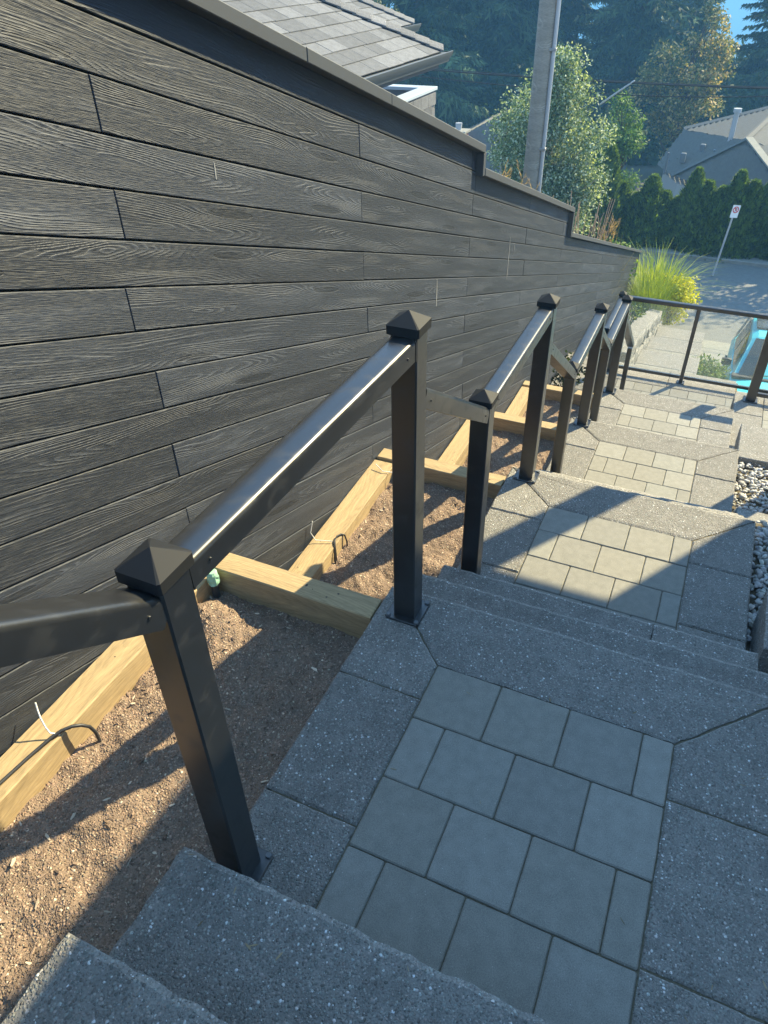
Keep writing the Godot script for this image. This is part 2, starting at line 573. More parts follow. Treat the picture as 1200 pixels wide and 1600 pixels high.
func landing(y: float, zr: float, zf: float, joints: Array) -> void:
	var g := 0.0025
	var root := struct_root("landing")
	var b := MB.new()
	b.box(Vector3(XL + 0.02, y - 0.5, zf + 0.02), Vector3(XR - 0.02, y - 0.0075, zr + 0.3))
	obj("bedding", b.mesh(), M.sand, root)
	var zi := zf + 0.285
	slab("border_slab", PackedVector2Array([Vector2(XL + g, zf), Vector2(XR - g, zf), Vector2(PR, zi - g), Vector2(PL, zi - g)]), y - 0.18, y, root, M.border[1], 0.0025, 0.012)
	# sides: the piece by the mitre, then straight pieces up to the step behind
	for side in 2:
		var xo := XL if side == 0 else XR
		var xi := PL if side == 0 else PR
		var cuts := [zf]
		for j in joints: cuts.append(j + (0.0 if side == 0 else 0.04))
		cuts.append(zr + 0.25)
		for k in cuts.size() - 1:
			var z0: float = cuts[k]; var z1: float = cuts[k + 1] - g
			var poly := PackedVector2Array([Vector2(xo, z0 + g * 2.5), Vector2(xo, z1), Vector2(xi + (-g if side == 0 else g), z1), Vector2(xi + (-g if side == 0 else g), zi + g if k == 0 else z0 + g)])
			if k > 0: poly[0] = Vector2(xo, z0 + g)
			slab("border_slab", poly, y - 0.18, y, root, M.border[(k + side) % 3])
	var z := zi
	var row := 0
	while z < zr + 0.1:
		var x := PL
		var first := 0.106 if row % 2 == 1 else 0.2115
		while x < PR - 0.02:
			var x1 := minf(x + first, PR)
			first = 0.2115
			paver(x, x1, z, z + 0.2125, y, root)
			x = x1
		z += 0.2125
		row += 1

func paver(x0: float, x1: float, z0: float, z1: float, y: float, root: Node) -> void:
	var b := MB.new()
	var xf := Transform3D(Basis(Vector3(rng.randf_range(-1, 1), 0, rng.randf_range(-1, 1)).normalized(), rng.randf_range(-0.004, 0.004)), Vector3(0, rng.randf_range(-0.0012, 0.0012), 0))
	var c := Vector3((x0 + x1) / 2, y, (z0 + z1) / 2)
	xf = Transform3D(xf.basis, c + xf.origin)
	var hx := (x1 - x0) / 2 - rng.randf_range(0.001, 0.002); var hz := (z1 - z0) / 2 - rng.randf_range(0.0012, 0.0024)
	var r := 0.004
	var poly := PackedVector2Array([Vector2(-hx + r, -hz), Vector2(hx - r, -hz), Vector2(hx, -hz + r), Vector2(hx, hz - r), Vector2(hx - r, hz), Vector2(-hx + r, hz), Vector2(-hx, hz - r), Vector2(-hx, -hz + r)])
	b.prism(rough(poly, 0.04, 0.0007), -0.06, 0.0, 0.0035, xf, uv_scale(3.0, Vector2(rng.randf(), rng.randf()), (rng.randi() % 4) * PI / 2))
	obj("paver", b.mesh(), M.paver[rng.randi() % 4], root)

func flight(y_low: float, z_back: float, risers: int, given := []) -> void:   # treads below the landing whose nosing is at z_back
	var root := struct_root("stone_steps")
	for k in range(1, risers):
		var zf := z_back - 0.275 * k
		var y := y_low + 0.18 * (risers - k)
		if given.size() >= k:
			zf = given[k - 1][0]
			y = given[k - 1][1]
		var cut := [XL, 0.12, XR + 0.01] if k == 2 and z_back < -1.0 else [XL, XR + 0.01]
		for j in cut.size() - 1:
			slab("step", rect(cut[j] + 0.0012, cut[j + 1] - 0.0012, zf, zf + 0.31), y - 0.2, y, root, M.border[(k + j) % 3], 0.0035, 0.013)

func make_path() -> void:
	rng.seed = 5
	landing(0.60, 1.2, 0.0, [0.75])
	flight(0.0, 0.0, 3, [[-0.273, 0.405], [-0.557, 0.212]])
	landing(0.0, -0.57, -1.728, [-1.30, -0.857])
	flight(-0.54, -1.728, 3)
	landing(-0.54, -2.275, -3.40, [-2.98, -2.55])
	flight(-1.26, -3.40, 4)
	landing(-1.26, -4.225, -5.33, [-4.9, -4.47])
	flight(-1.80, -5.33, 3)
	landing(-1.80, -5.88, -7.0, [-6.57, -6.15])
	flight(-2.52, -7.0, 4)
	# the wide lowest landing behind the glass guard
	var root := struct_root("landing")
	var b := MB.new()
	b.box(Vector3(-1.5, -3.0, -9.12), Vector3(0.6, -2.534, -7.4))
	obj("bedding", b.mesh(), M.sand, root)
	for x in [[-1.52, -0.95], [-0.95, -0.2], [-0.2, 0.58]]:
		slab("border_slab", rect(x[0] + 0.002, x[1] - 0.002, -9.15, -8.665), -2.7, -2.52, root, M.border[rng.randi() % 3])
	for z in [[-8.66, -8.2], [-8.2, -7.75], [-7.75, -7.4]]:
		slab("border_slab", rect(-1.52, -0.785, z[0] + 0.002, z[1] - 0.002), -2.7, -2.52, root, M.border[rng.randi() % 3])
	var z := -8.66
	for row in 6:
		var x := -0.78
		var first := 0.2115 if row % 2 == 0 else 0.106
		while x < 0.56:
			var x1 := minf(x + first, 0.58)
			first = 0.2115
			paver(x, x1, z, z + 0.2125, -2.52, root)
			x = x1
		z += 0.2125
	# slabs that lead off to the right of the path
	root = struct_root("side_landing")
	b = MB.new()
	b.box(Vector3(0.52, -2.6, -7.72), Vector3(2.6, -1.995, -6.0))
	b.box(Vector3(0.53, -2.2, -5.98), Vector3(2.6, -1.42, -5.48))
	obj("bedding", b.mesh(), M.sand, root)
	for r in [[0.505, 0.79, -7.75, -7.3], [0.505, 0.79, -7.3, -6.62], [0.505, 0.79, -6.62, -5.98], [0.79, 1.6, -7.75, -7.46], [1.6, 2.6, -7.75, -7.46]]:
		slab("border_slab", rect(r[0] + 0.002, r[1] - 0.002, r[2] + 0.002, r[3] - 0.002), -2.16, -1.98, root, M.border[rng.randi() % 3])
	for i in 7:
		for j in 6:
			paver(0.79 + i * 0.2115, 0.79 + (i + 1) * 0.2115, -7.455 + j * 0.2125, -7.455 + (j + 1) * 0.2125, -1.98, root)
	for r in [[0.51, 1.25], [1.25, 2.0], [2.0, 2.6]]:
		slab("border_slab", rect(r[0] + 0.002, r[1] - 0.002, -6.0, -5.46), -1.58, -1.40, root, M.border[rng.randi() % 3])

func make_litter() -> void:
	rng.seed = 55
	var cb := MB.new()
	cb.prism(PackedVector2Array([Vector2(-0.5, -0.09), Vector2(0.1, -0.14), Vector2(0.5, -0.02), Vector2(0.2, 0.12), Vector2(-0.35, 0.1)]), -0.03, 0.05, 0.02, Transform3D.IDENTITY, Transform2D.IDENTITY)
	var mm := MultiMesh.new()
	mm.transform_format = MultiMesh.TRANSFORM_3D
	mm.use_colors = true
	mm.mesh = cb.mesh()
	mm.instance_count = 130
	var lv := [[0.0, -0.6, -1.7], [-0.54, -2.3, -3.38], [-1.26, -4.25, -5.3], [-1.8, -5.9, -6.98], [0.212, -0.28, -0.55], [0.405, 0.0, -0.27]]
	for i in 130:
		var l = lv[rng.randi() % 6]
		var s := rng.randf_range(0.006, 0.022)
		var bs := Basis(Vector3.UP, rng.randf() * TAU).scaled_local(Vector3(s, s * 0.5, s * rng.randf_range(0.35, 0.9)))
		mm.set_instance_transform(i, Transform3D(bs, Vector3(rng.randf_range(XL + 0.02, XR - 0.02), l[0] + s * 0.02, rng.randf_range(l[1], l[2]))))
		var k := rng.randf_range(0.5, 1.3)
		mm.set_instance_color(i, Color(0.3 * k, 0.23 * k, 0.14 * k))
	var mi := MultiMeshInstance3D.new()
	mi.name = numbered(self, "plant_litter")
	mi.multimesh = mm
	mi.material_override = M.chip
	add_child(mi, true)
	stuff(mi)
	mi.set_meta("label", "scattered bits of bark and dry leaf on the steps")

# ---------------------------------------------------------------- fence
const FX := -1.54
const SL := 0.3284

func make_fence() -> void:
	rng.seed = 8
	var root := thing("plank_fence", "tall black-stained wooden plank fence stepping down the slope left of the stairs", "fence", Vector3(FX, 0, 0))
	# local x = distance down the slope, z = height, y = out towards the path
	var xf := Transform3D(Basis(Vector3(0, 0, -1), Vector3(1, 0, 0), Vector3(0, 1, 0)), Vector3.ZERO)
	var P := 0.1363
	var tops := [[-1.2, 4.78, 2.345], [4.78, 8.05, 2.215], [8.05, 16.2, 1.965]]   # from, to, top line at s = 0
	for k in range(-1, 20):
		var c1 := 2.231 - P * k; var c0 := c1 - P
		var odd := posmod(k, 2) == 1
		var s := -1.2
		var nxt := -1.56 if odd else 0.0
		while nxt <= s + 0.1: nxt += 3.14
		# a course runs on past a step in the top line where the step leaves it whole
		var segs := []
		for t in tops:
			var tp := minf(c1 - 0.0028, t[2])
			if segs.size() > 0 and absf(segs[-1][2] - tp) < 0.0001:
				segs[-1][1] = t[1]
			else:
				segs.append([t[0], t[1], tp])
		while s < 16.19:
			var e := minf(nxt + (rng.randf_range(-0.03, 0.03)), 16.2)
			if 16.2 - e < 0.5: e = 16.2
			for t in segs:
				var a := maxf(s, t[0]); var d := minf(e, t[1])
				var top := minf(c1 - 0.0028, t[2])
				if d - a < 0.02 or top - c0 < 0.03: continue
				var g := 0.0016
				var poly := PackedVector2Array([Vector2(a + g, c0 + 0.0028 - SL * a), Vector2(d - g, c0 + 0.0028 - SL * d), Vector2(d - g, top - SL * d), Vector2(a + g, top - SL * a)])
				var b := MB.new()
				var flip := -1.0 if rng.randf() < 0.5 else 1.0
				var fv := -1.0 if rng.randf() < 0.5 else 1.0
				var L := 3.3
				# u along the board, v across it whatever the slope
				var ux := flip / L; var vx := fv * SL / P; var vy := fv / P
				var ou := -a * ux if flip > 0 else -(a + L) * ux
				var ov := -c0 * vy if fv > 0 else -(c0 + P) * vy
				b.prism(poly, -0.02, rng.randf_range(-0.0012, 0.0012), 0.0022, xf, Transform2D(Vector2(ux, vx), Vector2(0, vy), Vector2(ou, ov)))
				obj("board", b.mesh(), M.board[rng.randi() % 8], root)
			s = e
			nxt += 3.14
	# dark backing seen in the joints
	for t in tops:
		var b := MB.new()
		b.prism(PackedVector2Array([Vector2(t[0], -0.55 - SL * t[0]), Vector2(t[1], -0.55 - SL * t[1]), Vector2(t[1], t[2] - 0.005 - SL * t[1]), Vector2(t[0], t[2] - 0.005 - SL * t[0])]), -0.09, -0.0205, 0.0, xf, Transform2D.IDENTITY)
		obj("backing", b.mesh(), M.joint, root)
	# metal coping with a drip edge, lapped at its joints, and an upstand at each step
	var seams := [[-1.2, 2.62], [2.62, 3.35], [3.35, 4.80], [4.815, 8.07], [8.085, 12.2], [12.2, 16.24]]
	for i in seams.size():
		var s0: float = seams[i][0]; var s1: float = seams[i][1]
		var top: float = 2.345 if i < 3 else (2.215 if i == 3 else 1.965)
		var b := MB.new()
		var rise := 0.0006 * (i % 2)
		var sec := PackedVector2Array([Vector2(s0 + 0.001, top - SL * s0), Vector2(s1 - 0.001, top - SL * s1), Vector2(s1 - 0.001, top + 0.047 + rise - SL * s1), Vector2(s0 + 0.001, top + 0.047 + rise - SL * s0)])
		b.prism(sec, -0.13, 0.052 + rise, 0.003, xf, Transform2D.IDENTITY)
		obj("coping", b.mesh(), M.coping, root)
	for q in [[4.785, 2.215, 2.345], [8.055, 1.965, 2.215]]:
		var b := MB.new()
		b.prism(PackedVector2Array([Vector2(q[0] - 0.012, q[1] - SL * q[0] - 0.006), Vector2(q[0] + 0.034, q[1] - SL * q[0] - 0.006), Vector2(q[0] + 0.034, q[2] - SL * q[0] - 0.003), Vector2(q[0] - 0.012, q[2] - SL * q[0] - 0.003)]), -0.128, 0.049, 0.002, xf, Transform2D.IDENTITY)
		obj("upstand", b.mesh(), M.coping, root)
	var eb := MB.new()
	eb.prism(PackedVector2Array([Vector2(16.2, -0.5 - SL * 16.2), Vector2(16.235, -0.5 - SL * 16.2), Vector2(16.235, 1.962 - SL * 16.2), Vector2(16.2, 1.962 - SL * 16.2)]), -0.12, 0.012, 0.002, xf, Transform2D.IDENTITY)
	obj("end_trim", eb.mesh(), M.coping, root)
	# pale runs where something dripped down the boards
	for q in [[4.12, 0.02, 0.17, 0.006], [5.75, -0.36, 0.33, 0.006], [2.06, 1.22, 0.05, 0.004], [5.9, -0.2, 0.08, 0.004]]:
		var b := MB.new()
		var w: float = q[3]
		b.prism(PackedVector2Array([Vector2(q[0] - w, q[1]), Vector2(q[0] + w * 0.4, q[1] - 0.003), Vector2(q[0] + w, q[1] + q[2] * 0.6), Vector2(q[0] + w * 0.3, q[1] + q[2]), Vector2(q[0] - w * 0.6, q[1] + q[2])]), -0.004, 0.0022, 0.0004, xf, Transform2D.IDENTITY)
		obj("drip_stain", b.mesh(), mat(lin(0.24, 0.24, 0.235), 0.9), root)

# ---------------------------------------------------------------- handrail
const RX := -0.68

func oct(h: float, c: float) -> PackedVector2Array:
	return PackedVector2Array([Vector2(-h + c, -h), Vector2(h - c, -h), Vector2(h, -h + c), Vector2(h, h - c), Vector2(h - c, h), Vector2(-h + c, h), Vector2(-h, h - c), Vector2(-h, -h + c)])

func rail_section(w := 0.036, h := 0.030) -> PackedVector2Array:
	var o := PackedVector2Array([Vector2(-w, -h), Vector2(w, -h)])
	var r := w * 0.36
	for i in 5:   # rounded shoulder, then a slightly crowned top
		var g := PI / 2 * i / 4.0
		o.append(Vector2(w - r + r * cos(g), h - r - w * 0.05 + r * sin(g)))
	o.append(Vector2(w * 0.4, h - w * 0.012)); o.append(Vector2(0, h)); o.append(Vector2(-w * 0.4, h - w * 0.012))
	for i in 5:
		var g := PI / 2 + PI / 2 * i / 4.0
		o.append(Vector2(-w + r + r * cos(g), h - r - w * 0.05 + r * sin(g)))
	return o

func post(root: Node, at: Vector3, h: float, cap := true, half := 0.0375, plate := true) -> void:
	var b := MB.new()
	var id := Transform3D(Basis.IDENTITY, at)
	b.prism(oct(half, 0.004), 0.008, h, 0.0, id, Transform2D.IDENTITY)
	var p := obj("post", b.mesh(), M.black, root)
	if plate:
		b = MB.new()
		b.prism(oct(half + 0.024, 0.006), 0.0005, 0.0085, 0.002, id, Transform2D.IDENTITY)
		obj("base_plate", b.mesh(), M.black, p)
		for sx in [-1, 1]:
			for sz in [-1, 1]:
				b = MB.new()
				b.prism(oct(0.007, 0.0028), 0.008, 0.015, 0.001, Transform3D(Basis.IDENTITY, at + Vector3(sx, 0, sz) * (half + 0.013)), Transform2D.IDENTITY)
				obj("anchor_bolt", b.mesh(), M.gutter, p)
	if cap:
		b = MB.new()
		var o := half + 0.008
		b.prism(oct(o, 0.004), h - 0.012, h + 0.012, 0.0, id, Transform2D.IDENTITY)
		var apex := at + Vector3(0, h + 0.042, 0)
		var ring := oct(o, 0.004)
		for i in 8:
			var A := at + Vector3(ring[i].x, h + 0.012, ring[i].y)
			var B := at + Vector3(ring[(i + 1) % 8].x, h + 0.012, ring[(i + 1) % 8].y)
			b.tri(A, B, apex, (A + B) / 2 - at)
		obj("post_cap", b.mesh(), M.cap, p)

func rail(root: Node, a: Vector3, c: Vector3) -> void:
	var b := MB.new()
	b.sweep(rail_section(), a, c)
	var o := obj("rail", b.mesh(), M.black, root)
	# end flanges screwed to the posts
	b = MB.new()
	var d := (c - a).normalized()
	if absf(d.y) < 0.2:
		for q in [[a - d * 0.001, a + d * 0.003], [c - d * 0.003, c + d * 0.001]]:
			b.sweep(rail_section(0.0375, 0.032), q[0], q[1])
		obj("end_flange", b.mesh(), M.black, o)
	for q in [a + d * 0.05, c - d * 0.05]:
		var at: Vector3 = q + Vector3(0.036, -0.004, 0)
		b = MB.new()
		b.tube(PackedVector3Array([at, at + Vector3(0.0025, 0, 0)]), 0.0042, 0.0036, 8)
		obj("screw", b.mesh(), M.black, o)

func make_handrail() -> void:
	var root := thing("handrail", "black powder-coated metal handrail with capped posts running down beside the steps", "handrail")
	var h := 0.965
	post(root, Vector3(RX - 0.036, 0, -0.642), h + 0.045)
	post(root, Vector3(RX, 0, -1.625), h + 0.07)
	post(root, Vector3(RX, -0.54, -2.36), h + 0.02, true, 0.0375, false)
	post(root, Vector3(RX, -0.54, -3.335), h + 0.04)
	post(root, Vector3(RX, -1.26, -4.31), h - 0.03, true, 0.034, false)
	post(root, Vector3(RX, -1.26, -5.26), h)
	post(root, Vector3(RX, -1.80, -5.97), h - 0.03, true, 0.034, false)
	post(root, Vector3(RX, -1.80, -6.92), h)
	post(root, Vector3(RX, -2.52, -8.28), 0.6, false, 0.026, false)
	var hr := 0.955
	rail(root, Vector3(RX - 0.036, hr + 0.015, -0.68), Vector3(RX, hr + 0.035, -1.588))
	rail(root, Vector3(RX, -0.54 + hr - 0.005, -2.397), Vector3(RX, -0.54 + hr + 0.01, -3.298))
	rail(root, Vector3(RX, -1.26 + hr - 0.05, -4.344), Vector3(RX, -1.26 + hr - 0.03, -5.223))
	rail(root, Vector3(RX, -1.80 + hr - 0.05, -6.004), Vector3(RX, -1.80 + hr - 0.03, -6.883))
	rail(root, Vector3(RX - 0.038, 0.945, -0.612), Vector3(RX - 0.04, 2.19, 1.1))
	rail(root, Vector3(RX, 0.815, -1.662), Vector3(RX, 0.40, -2.323))
	rail(root, Vector3(RX, 0.225, -3.372), Vector3(RX, -0.355, -4.276))
	rail(root, Vector3(RX, -0.485, -5.297), Vector3(RX, -0.885, -5.936))
	rail(root, Vector3(RX, -1.03, -6.957), Vector3(RX, -1.885, -8.30))

	# glass guard across the lowest landing
	root = thing("glass_guard", "glass panel guard with slim black posts across the lowest landing", "railing")
	var y := -2.52
	post(root, Vector3(-0.93, y, -8.85), 1.0, true, 0.034)
	post(root, Vector3(-0.93, y, -7.86), 0.985, false, 0.03, false)
	post(root, Vector3(-0.055, y, -8.85), 0.985, false, 0.022)
	post(root, Vector3(1.0, y, -8.86), 0.985, false, 0.03)
	post(root, Vector3(2.05, y, -8.86), 0.985, false, 0.022)
	var b := MB.new()
	b.sweep(rail_section(), Vector3(-0.93, y + 0.955, -7.83), Vector3(-0.93, y + 0.955, -8.82))
	obj("top_rail", b.mesh(), M.black, root)
	b = MB.new()
	b.sweep(rail_section(0.03, 0.024), Vector3(-0.895, y + 0.97, -8.85), Vector3(2.1, y + 0.97, -8.86))
	obj("top_rail", b.mesh(), M.black, root)
	for q in [[-0.895, -0.078], [-0.032, 0.97], [1.03, 2.02]]:
		b = MB.new()
		b.sweep(PackedVector2Array([Vector2(-0.015, -0.018), Vector2(0.015, -0.018), Vector2(0.015, 0.018), Vector2(-0.015, 0.018)]), Vector3(q[0], y + 0.075, -8.852), Vector3(q[1], y + 0.075, -8.852))
		obj("bottom_rail", b.mesh(), M.black, root)
		b = MB.new()
		b.box(Vector3(q[0] + 0.004, y + 0.094, -8.856), Vector3(q[1] - 0.004, y + 0.945, -8.848))
		obj("glass_pane", b.mesh(), M.glass, root)

	root = thing("side_railing", "thick black post and rail standing on the side landing right of the path", "railing")
	post(root, Vector3(0.66, -1.98, -7.62), 1.0, true, 0.045)
	post(root, Vector3(2.2, -1.98, -7.62), 1.0, true, 0.0375)
	b = MB.new()
	b.sweep(rail_section(), Vector3(0.705, -1.03, -7.62), Vector3(2.162, -1.03, -7.62))
	obj("top_rail", b.mesh(), M.black, root)
	b = MB.new()
	b.sweep(rail_section(0.02, 0.02), Vector3(0.705, -1.9, -7.62), Vector3(2.162, -1.9, -7.62))
	obj("bottom_rail", b.mesh(), M.black, root)

# ---------------------------------------------------------------- planting bed
func timber(label: String, lo: Vector3, hi: Vector3, along_z: bool, turn := 0.0) -> void:
	var b := MB.new()
	var mid := (lo + hi) / 2
	var hx := (hi.x - lo.x) / 2; var hy := (hi.y - lo.y) / 2; var hz := (hi.z - lo.z) / 2
	var uvt: Transform2D
	if along_z:
		uvt = Transform2D(Vector2(0, 4.0), Vector2(0.75, 0), Vector2(rng.randf(), rng.randf()))
	else:
		uvt = Transform2D(Vector2(0.75, 0), Vector2(0, 4.0), Vector2(rng.randf(), rng.randf()))
	b.prism(rough(rect(-hx, hx, -hz, hz), 0.09, 0.0009), -hy, hy, 0.004, Transform3D.IDENTITY, uvt)
	var o := obj("timber", b.mesh(), M.timber)
	o.position = mid
	o.rotation.y = turn
	tag(o, label, "timber", "landscape timbers edging the planting bed")
	var nb := MB.new()
	var L := maxf(hx, hz)
	for i in int(L * 7.0) + 2:
		var t := rng.randf_range(-0.94, 0.94) * L
		var w := rng.randf_range(-0.6, 0.6) * minf(hx, hz)
		var p := Vector3(w, hy + 0.0003, t) if along_z else Vector3(t, hy + 0.0003, w)
		var rr := rng.randf_range(0.0018, 0.0042)
		nb.prism(oct(rr, rr * 0.5), 0.0, 0.0008, 0.0002, Transform3D(Basis(Vector3.UP, rng.randf()).scaled(Vector3(1, 1, rng.randf_range(0.6, 1.6))), p), Transform2D.IDENTITY)
	obj("nail_heads", nb.mesh(), M.bark, o)

func soil_bed(label: String, x0: float, x1: float, z0: float, z1: float, y: float, heaps: Array, chips: int, seed_: int, tilt := 0.0) -> void:
	rng.seed = seed_
	var n1 := noise(seed_, 5.0, 4); var n2 := noise(seed_ + 1, 26.0, 2)
	var hf := func(x: float, z: float) -> float:
		var h := y + 0.022 * n1.get_noise_2d(x, z) + 0.009 * n2.get_noise_2d(x, z) + tilt * (z - z1)
		for q in heaps:
			h += q[3] * exp(-((x - q[0]) * (x - q[0]) + (z - q[1]) * (z - q[1])) / (q[2] * q[2]))
		return h
	var st := 0.014
	var nx := int((x1 - x0) / st); var nz := int((z1 - z0) / st)
	var P := []
	for i in nx + 1:
		var r := PackedVector3Array()
		for j in nz + 1:
			var x := lerpf(x0, x1, float(i) / nx); var z := lerpf(z0, z1, float(j) / nz)
			r.append(Vector3(x, hf.call(x, z), z))
		P.append(r)
	var b := MB.new()
	for i in nx:
		for j in nz:
			var p := [P[i][j], P[i + 1][j], P[i + 1][j + 1], P[i][j + 1]]
			var N := []
			for q in [[i, j], [i + 1, j], [i + 1, j + 1], [i, j + 1]]:
				var a: Vector3 = P[maxi(q[0] - 1, 0)][q[1]]; var c: Vector3 = P[mini(q[0] + 1, nx)][q[1]]
				var d: Vector3 = P[q[0]][maxi(q[1] - 1, 0)]; var e: Vector3 = P[q[0]][mini(q[1] + 1, nz)]
				N.append((e - d).cross(c - a).normalized())
			var U := []
			for q in p: U.append(Vector2(q.x, q.z) * 1.35)
			b.smooth_tri(p[0], p[1], p[2], N[0], N[1], N[2], U[0], U[1], U[2])
			b.smooth_tri(p[0], p[2], p[3], N[0], N[2], N[3], U[0], U[2], U[3])
	var so := obj("mulch", b.mesh(), M.soil)
	stuff(so)
	so.set_meta("label", label)
	# shredded bark lying on it
	var cb := MB.new()
	cb.prism(PackedVector2Array([Vector2(-0.5, -0.12), Vector2(-0.1, -0.2), Vector2(0.5, -0.06), Vector2(0.42, 0.14), Vector2(-0.3, 0.18)]), -0.07, 0.07, 0.03, Transform3D.IDENTITY, Transform2D.IDENTITY)
	var mm := MultiMesh.new()
	mm.transform_format = MultiMesh.TRANSFORM_3D
	mm.use_colors = true
	mm.mesh = cb.mesh()
	mm.instance_count = chips
	for i in chips:
		var x := rng.randf_range(x0, x1); var z := rng.randf_range(z0, z1)
		var s := rng.randf_range(0.003, 0.009) if rng.randf() < 0.93 else rng.randf_range(0.01, 0.03)
		var bs := Basis(Vector3.UP, rng.randf() * TAU) * Basis(Vector3(1, 0, 0), rng.randfn(0, 0.4)) * Basis(Vector3(0, 0, 1), rng.randfn(0, 0.35))
		bs = bs.scaled_local(Vector3(s, s * 0.7, s * rng.randf_range(0.5, 1.0)))
		mm.set_instance_transform(i, Transform3D(bs, Vector3(x, hf.call(x, z) + 0.001, z)))
		var t := rng.randf()
		var k := rng.randf_range(0.6, 1.35)
		var cc := Vector3(0.235, 0.168, 0.124) * k if t < 0.9 else Vector3(0.54, 0.44, 0.33) * k
		mm.set_instance_color(i, Color(cc.x, cc.y, cc.z))
	var mi := MultiMeshInstance3D.new()
	mi.name = numbered(self, "bark_chips")
	mi.multimesh = mm
	mi.material_override = M.chip
	add_child(mi, true)
	stuff(mi)
	mi.set_meta("label", label.replace("soil", "bark chips"))

func make_bed() -> void:
	rng.seed = 21
	timber("long timber at the fence foot in the nearest bed, with a grey cable on it", Vector3(-1.535, -0.2, -1.538), Vector3(-1.425, -0.015, 1.2), true)
	timber("cross timber closing the nearest bed, running from the fence to the landing", Vector3(-1.535, -0.18, -1.64), Vector3(-0.785, 0.0, -1.542), false)
	timber("long timber at the fence foot in the second bed, with a wire loop over it", Vector3(-1.53, -0.74, -3.18), Vector3(-1.40, -0.555, -1.68), true, 0.02)
	timber("cross timber closing the second bed, behind the second tall post", Vector3(-1.535, -0.72, -3.29), Vector3(-0.785, -0.54, -3.19), false)
	timber("long timber at the fence foot in the third bed", Vector3(-1.53, -1.40, -4.99), Vector3(-1.40, -1.20, -3.42), true)
	timber("cross timber closing the third bed, between the middle handrail posts", Vector3(-1.535, -1.42, -5.12), Vector3(-0.785, -1.23, -5.02), false)
	timber("long timber at the fence foot in the fourth bed", Vector3(-1.53, -2.0, -6.68), Vector3(-1.40, -1.80, -5.3), true)
	timber("cross timber closing the farthest bed beside the wide lowest landing", Vector3(-1.535, -2.0, -6.82), Vector3(-0.785, -1.80, -6.72), false)
	soil_bed("brown soil in the nearest bed between fence and steps", -1.44, -0.77, -1.545, 0.9, -0.12, [[-1.36, -1.38, 0.09, 0.07], [-1.2, -1.3, 0.2, 0.02], [-0.8, -0.2, 0.3, 0.03], [-1.1, -0.7, 0.05, 0.012], [-1.25, -0.35, 0.06, 0.015], [-0.95, -1.1, 0.04, 0.012]], 15000, 41)
	soil_bed("brown soil in the second bed between fence and steps", -1.42, -0.77, -3.2, -1.6, -0.635, [[-0.95, -2.5, 0.12, 0.03]], 5000, 42)
	soil_bed("brown soil in the third bed between fence and steps", -1.42, -0.77, -5.03, -3.28, -1.34, [[-1.25, -4.6, 0.2, 0.05]], 3000, 43)
	soil_bed("brown soil in the fourth bed between fence and steps", -1.42, -0.77, -6.73, -5.12, -1.92, [[-1.1, -6.2, 0.2, 0.06]], 1500, 44)
	# cables and ties
	var b := MB.new()
	b.tube(PackedVector3Array([Vector3(-1.50, -0.008, 0.5), Vector3(-1.475, -0.008, -0.1), Vector3(-1.466, -0.009, -0.4), Vector3(-1.463, -0.009, -0.575), Vector3(-1.453, -0.009, -0.668), Vector3(-1.44, -0.007, -0.742), Vector3(-1.427, -0.003, -0.77), Vector3(-1.41, -0.004, -0.795), Vector3(-1.397, -0.016, -0.815), Vector3(-1.388, -0.04, -0.832), Vector3(-1.384, -0.075, -0.84), Vector3(-1.384, -0.13, -0.842)]), 0.0055, 0.0055, 8)
	tag(obj("cable", b.mesh(), M.cable), "dark grey cable lying along the nearest timber and dipping into the soil", "cable")
	b = MB.new()
	b.tube(PackedVector3Array([Vector3(-1.502, 0.08, -0.778), Vector3(-1.494, 0.06, -0.77), Vector3(-1.48, 0.042, -0.76), Vector3(-1.462, 0.015, -0.752), Vector3(-1.447, 0.001, -0.749), Vector3(-1.436, -0.002, -0.755), Vector3(-1.428, -0.012, -0.762)]), 0.0026, 0.0022, 6)
	tag(obj("cable_tie", b.mesh(), M.white), "white cable tie sticking up from the nearest timber", "cable tie")
	b = MB.new()
	b.tube(PackedVector3Array([Vector3(-1.392, -0.68, -2.385), Vector3(-1.394, -0.60, -2.39), Vector3(-1.402, -0.56, -2.40), Vector3(-1.415, -0.547, -2.425), Vector3(-1.418, -0.545, -2.455), Vector3(-1.406, -0.546, -2.48), Vector3(-1.394, -0.558, -2.492), Vector3(-1.386, -0.60, -2.497), Vector3(-1.384, -0.68, -2.497)]), 0.0045, 0.0045, 8)
	b.tube(PackedVector3Array([Vector3(-1.385, -0.68, -2.365), Vector3(-1.39, -0.595, -2.372), Vector3(-1.40, -0.553, -2.39), Vector3(-1.412, -0.546, -2.42)]), 0.0045, 0.0045, 8)
	tag(obj("cable", b.mesh(), M.cable), "thin dark wire looped over the timber in the second bed", "cable")
	b = MB.new()
	b.tube(PackedVector3Array([Vector3(-1.52, -0.44, -2.40), Vector3(-1.525, -0.5, -2.38), Vector3(-1.5, -0.54, -2.38), Vector3(-1.42, -0.545, -2.41)]), 0.0025, 0.0022, 6)
	tag(obj("cable_tie", b.mesh(), M.white), "pale tie sticking up behind the wire loop in the second bed", "cable tie")
	b = MB.new()
	b.tube(PackedVector3Array([Vector3(-1.50, -0.53, -3.1), Vector3(-1.44, -0.545, -3.07), Vector3(-1.38, -0.55, -3.09), Vector3(-1.36, -0.6, -3.12)]), 0.0025, 0.0025, 6)
	tag(obj("cable_tie", b.mesh(), M.white), "pale tie at the far end of the second bed's long timber", "cable tie")
	b = MB.new()
	b.tube(PackedVector3Array([Vector3(-1.49, -1.10, -3.36), Vector3(-1.35, -1.16, -3.4), Vector3(-1.3, -1.25, -3.42)]), 0.0025, 0.0025, 6)
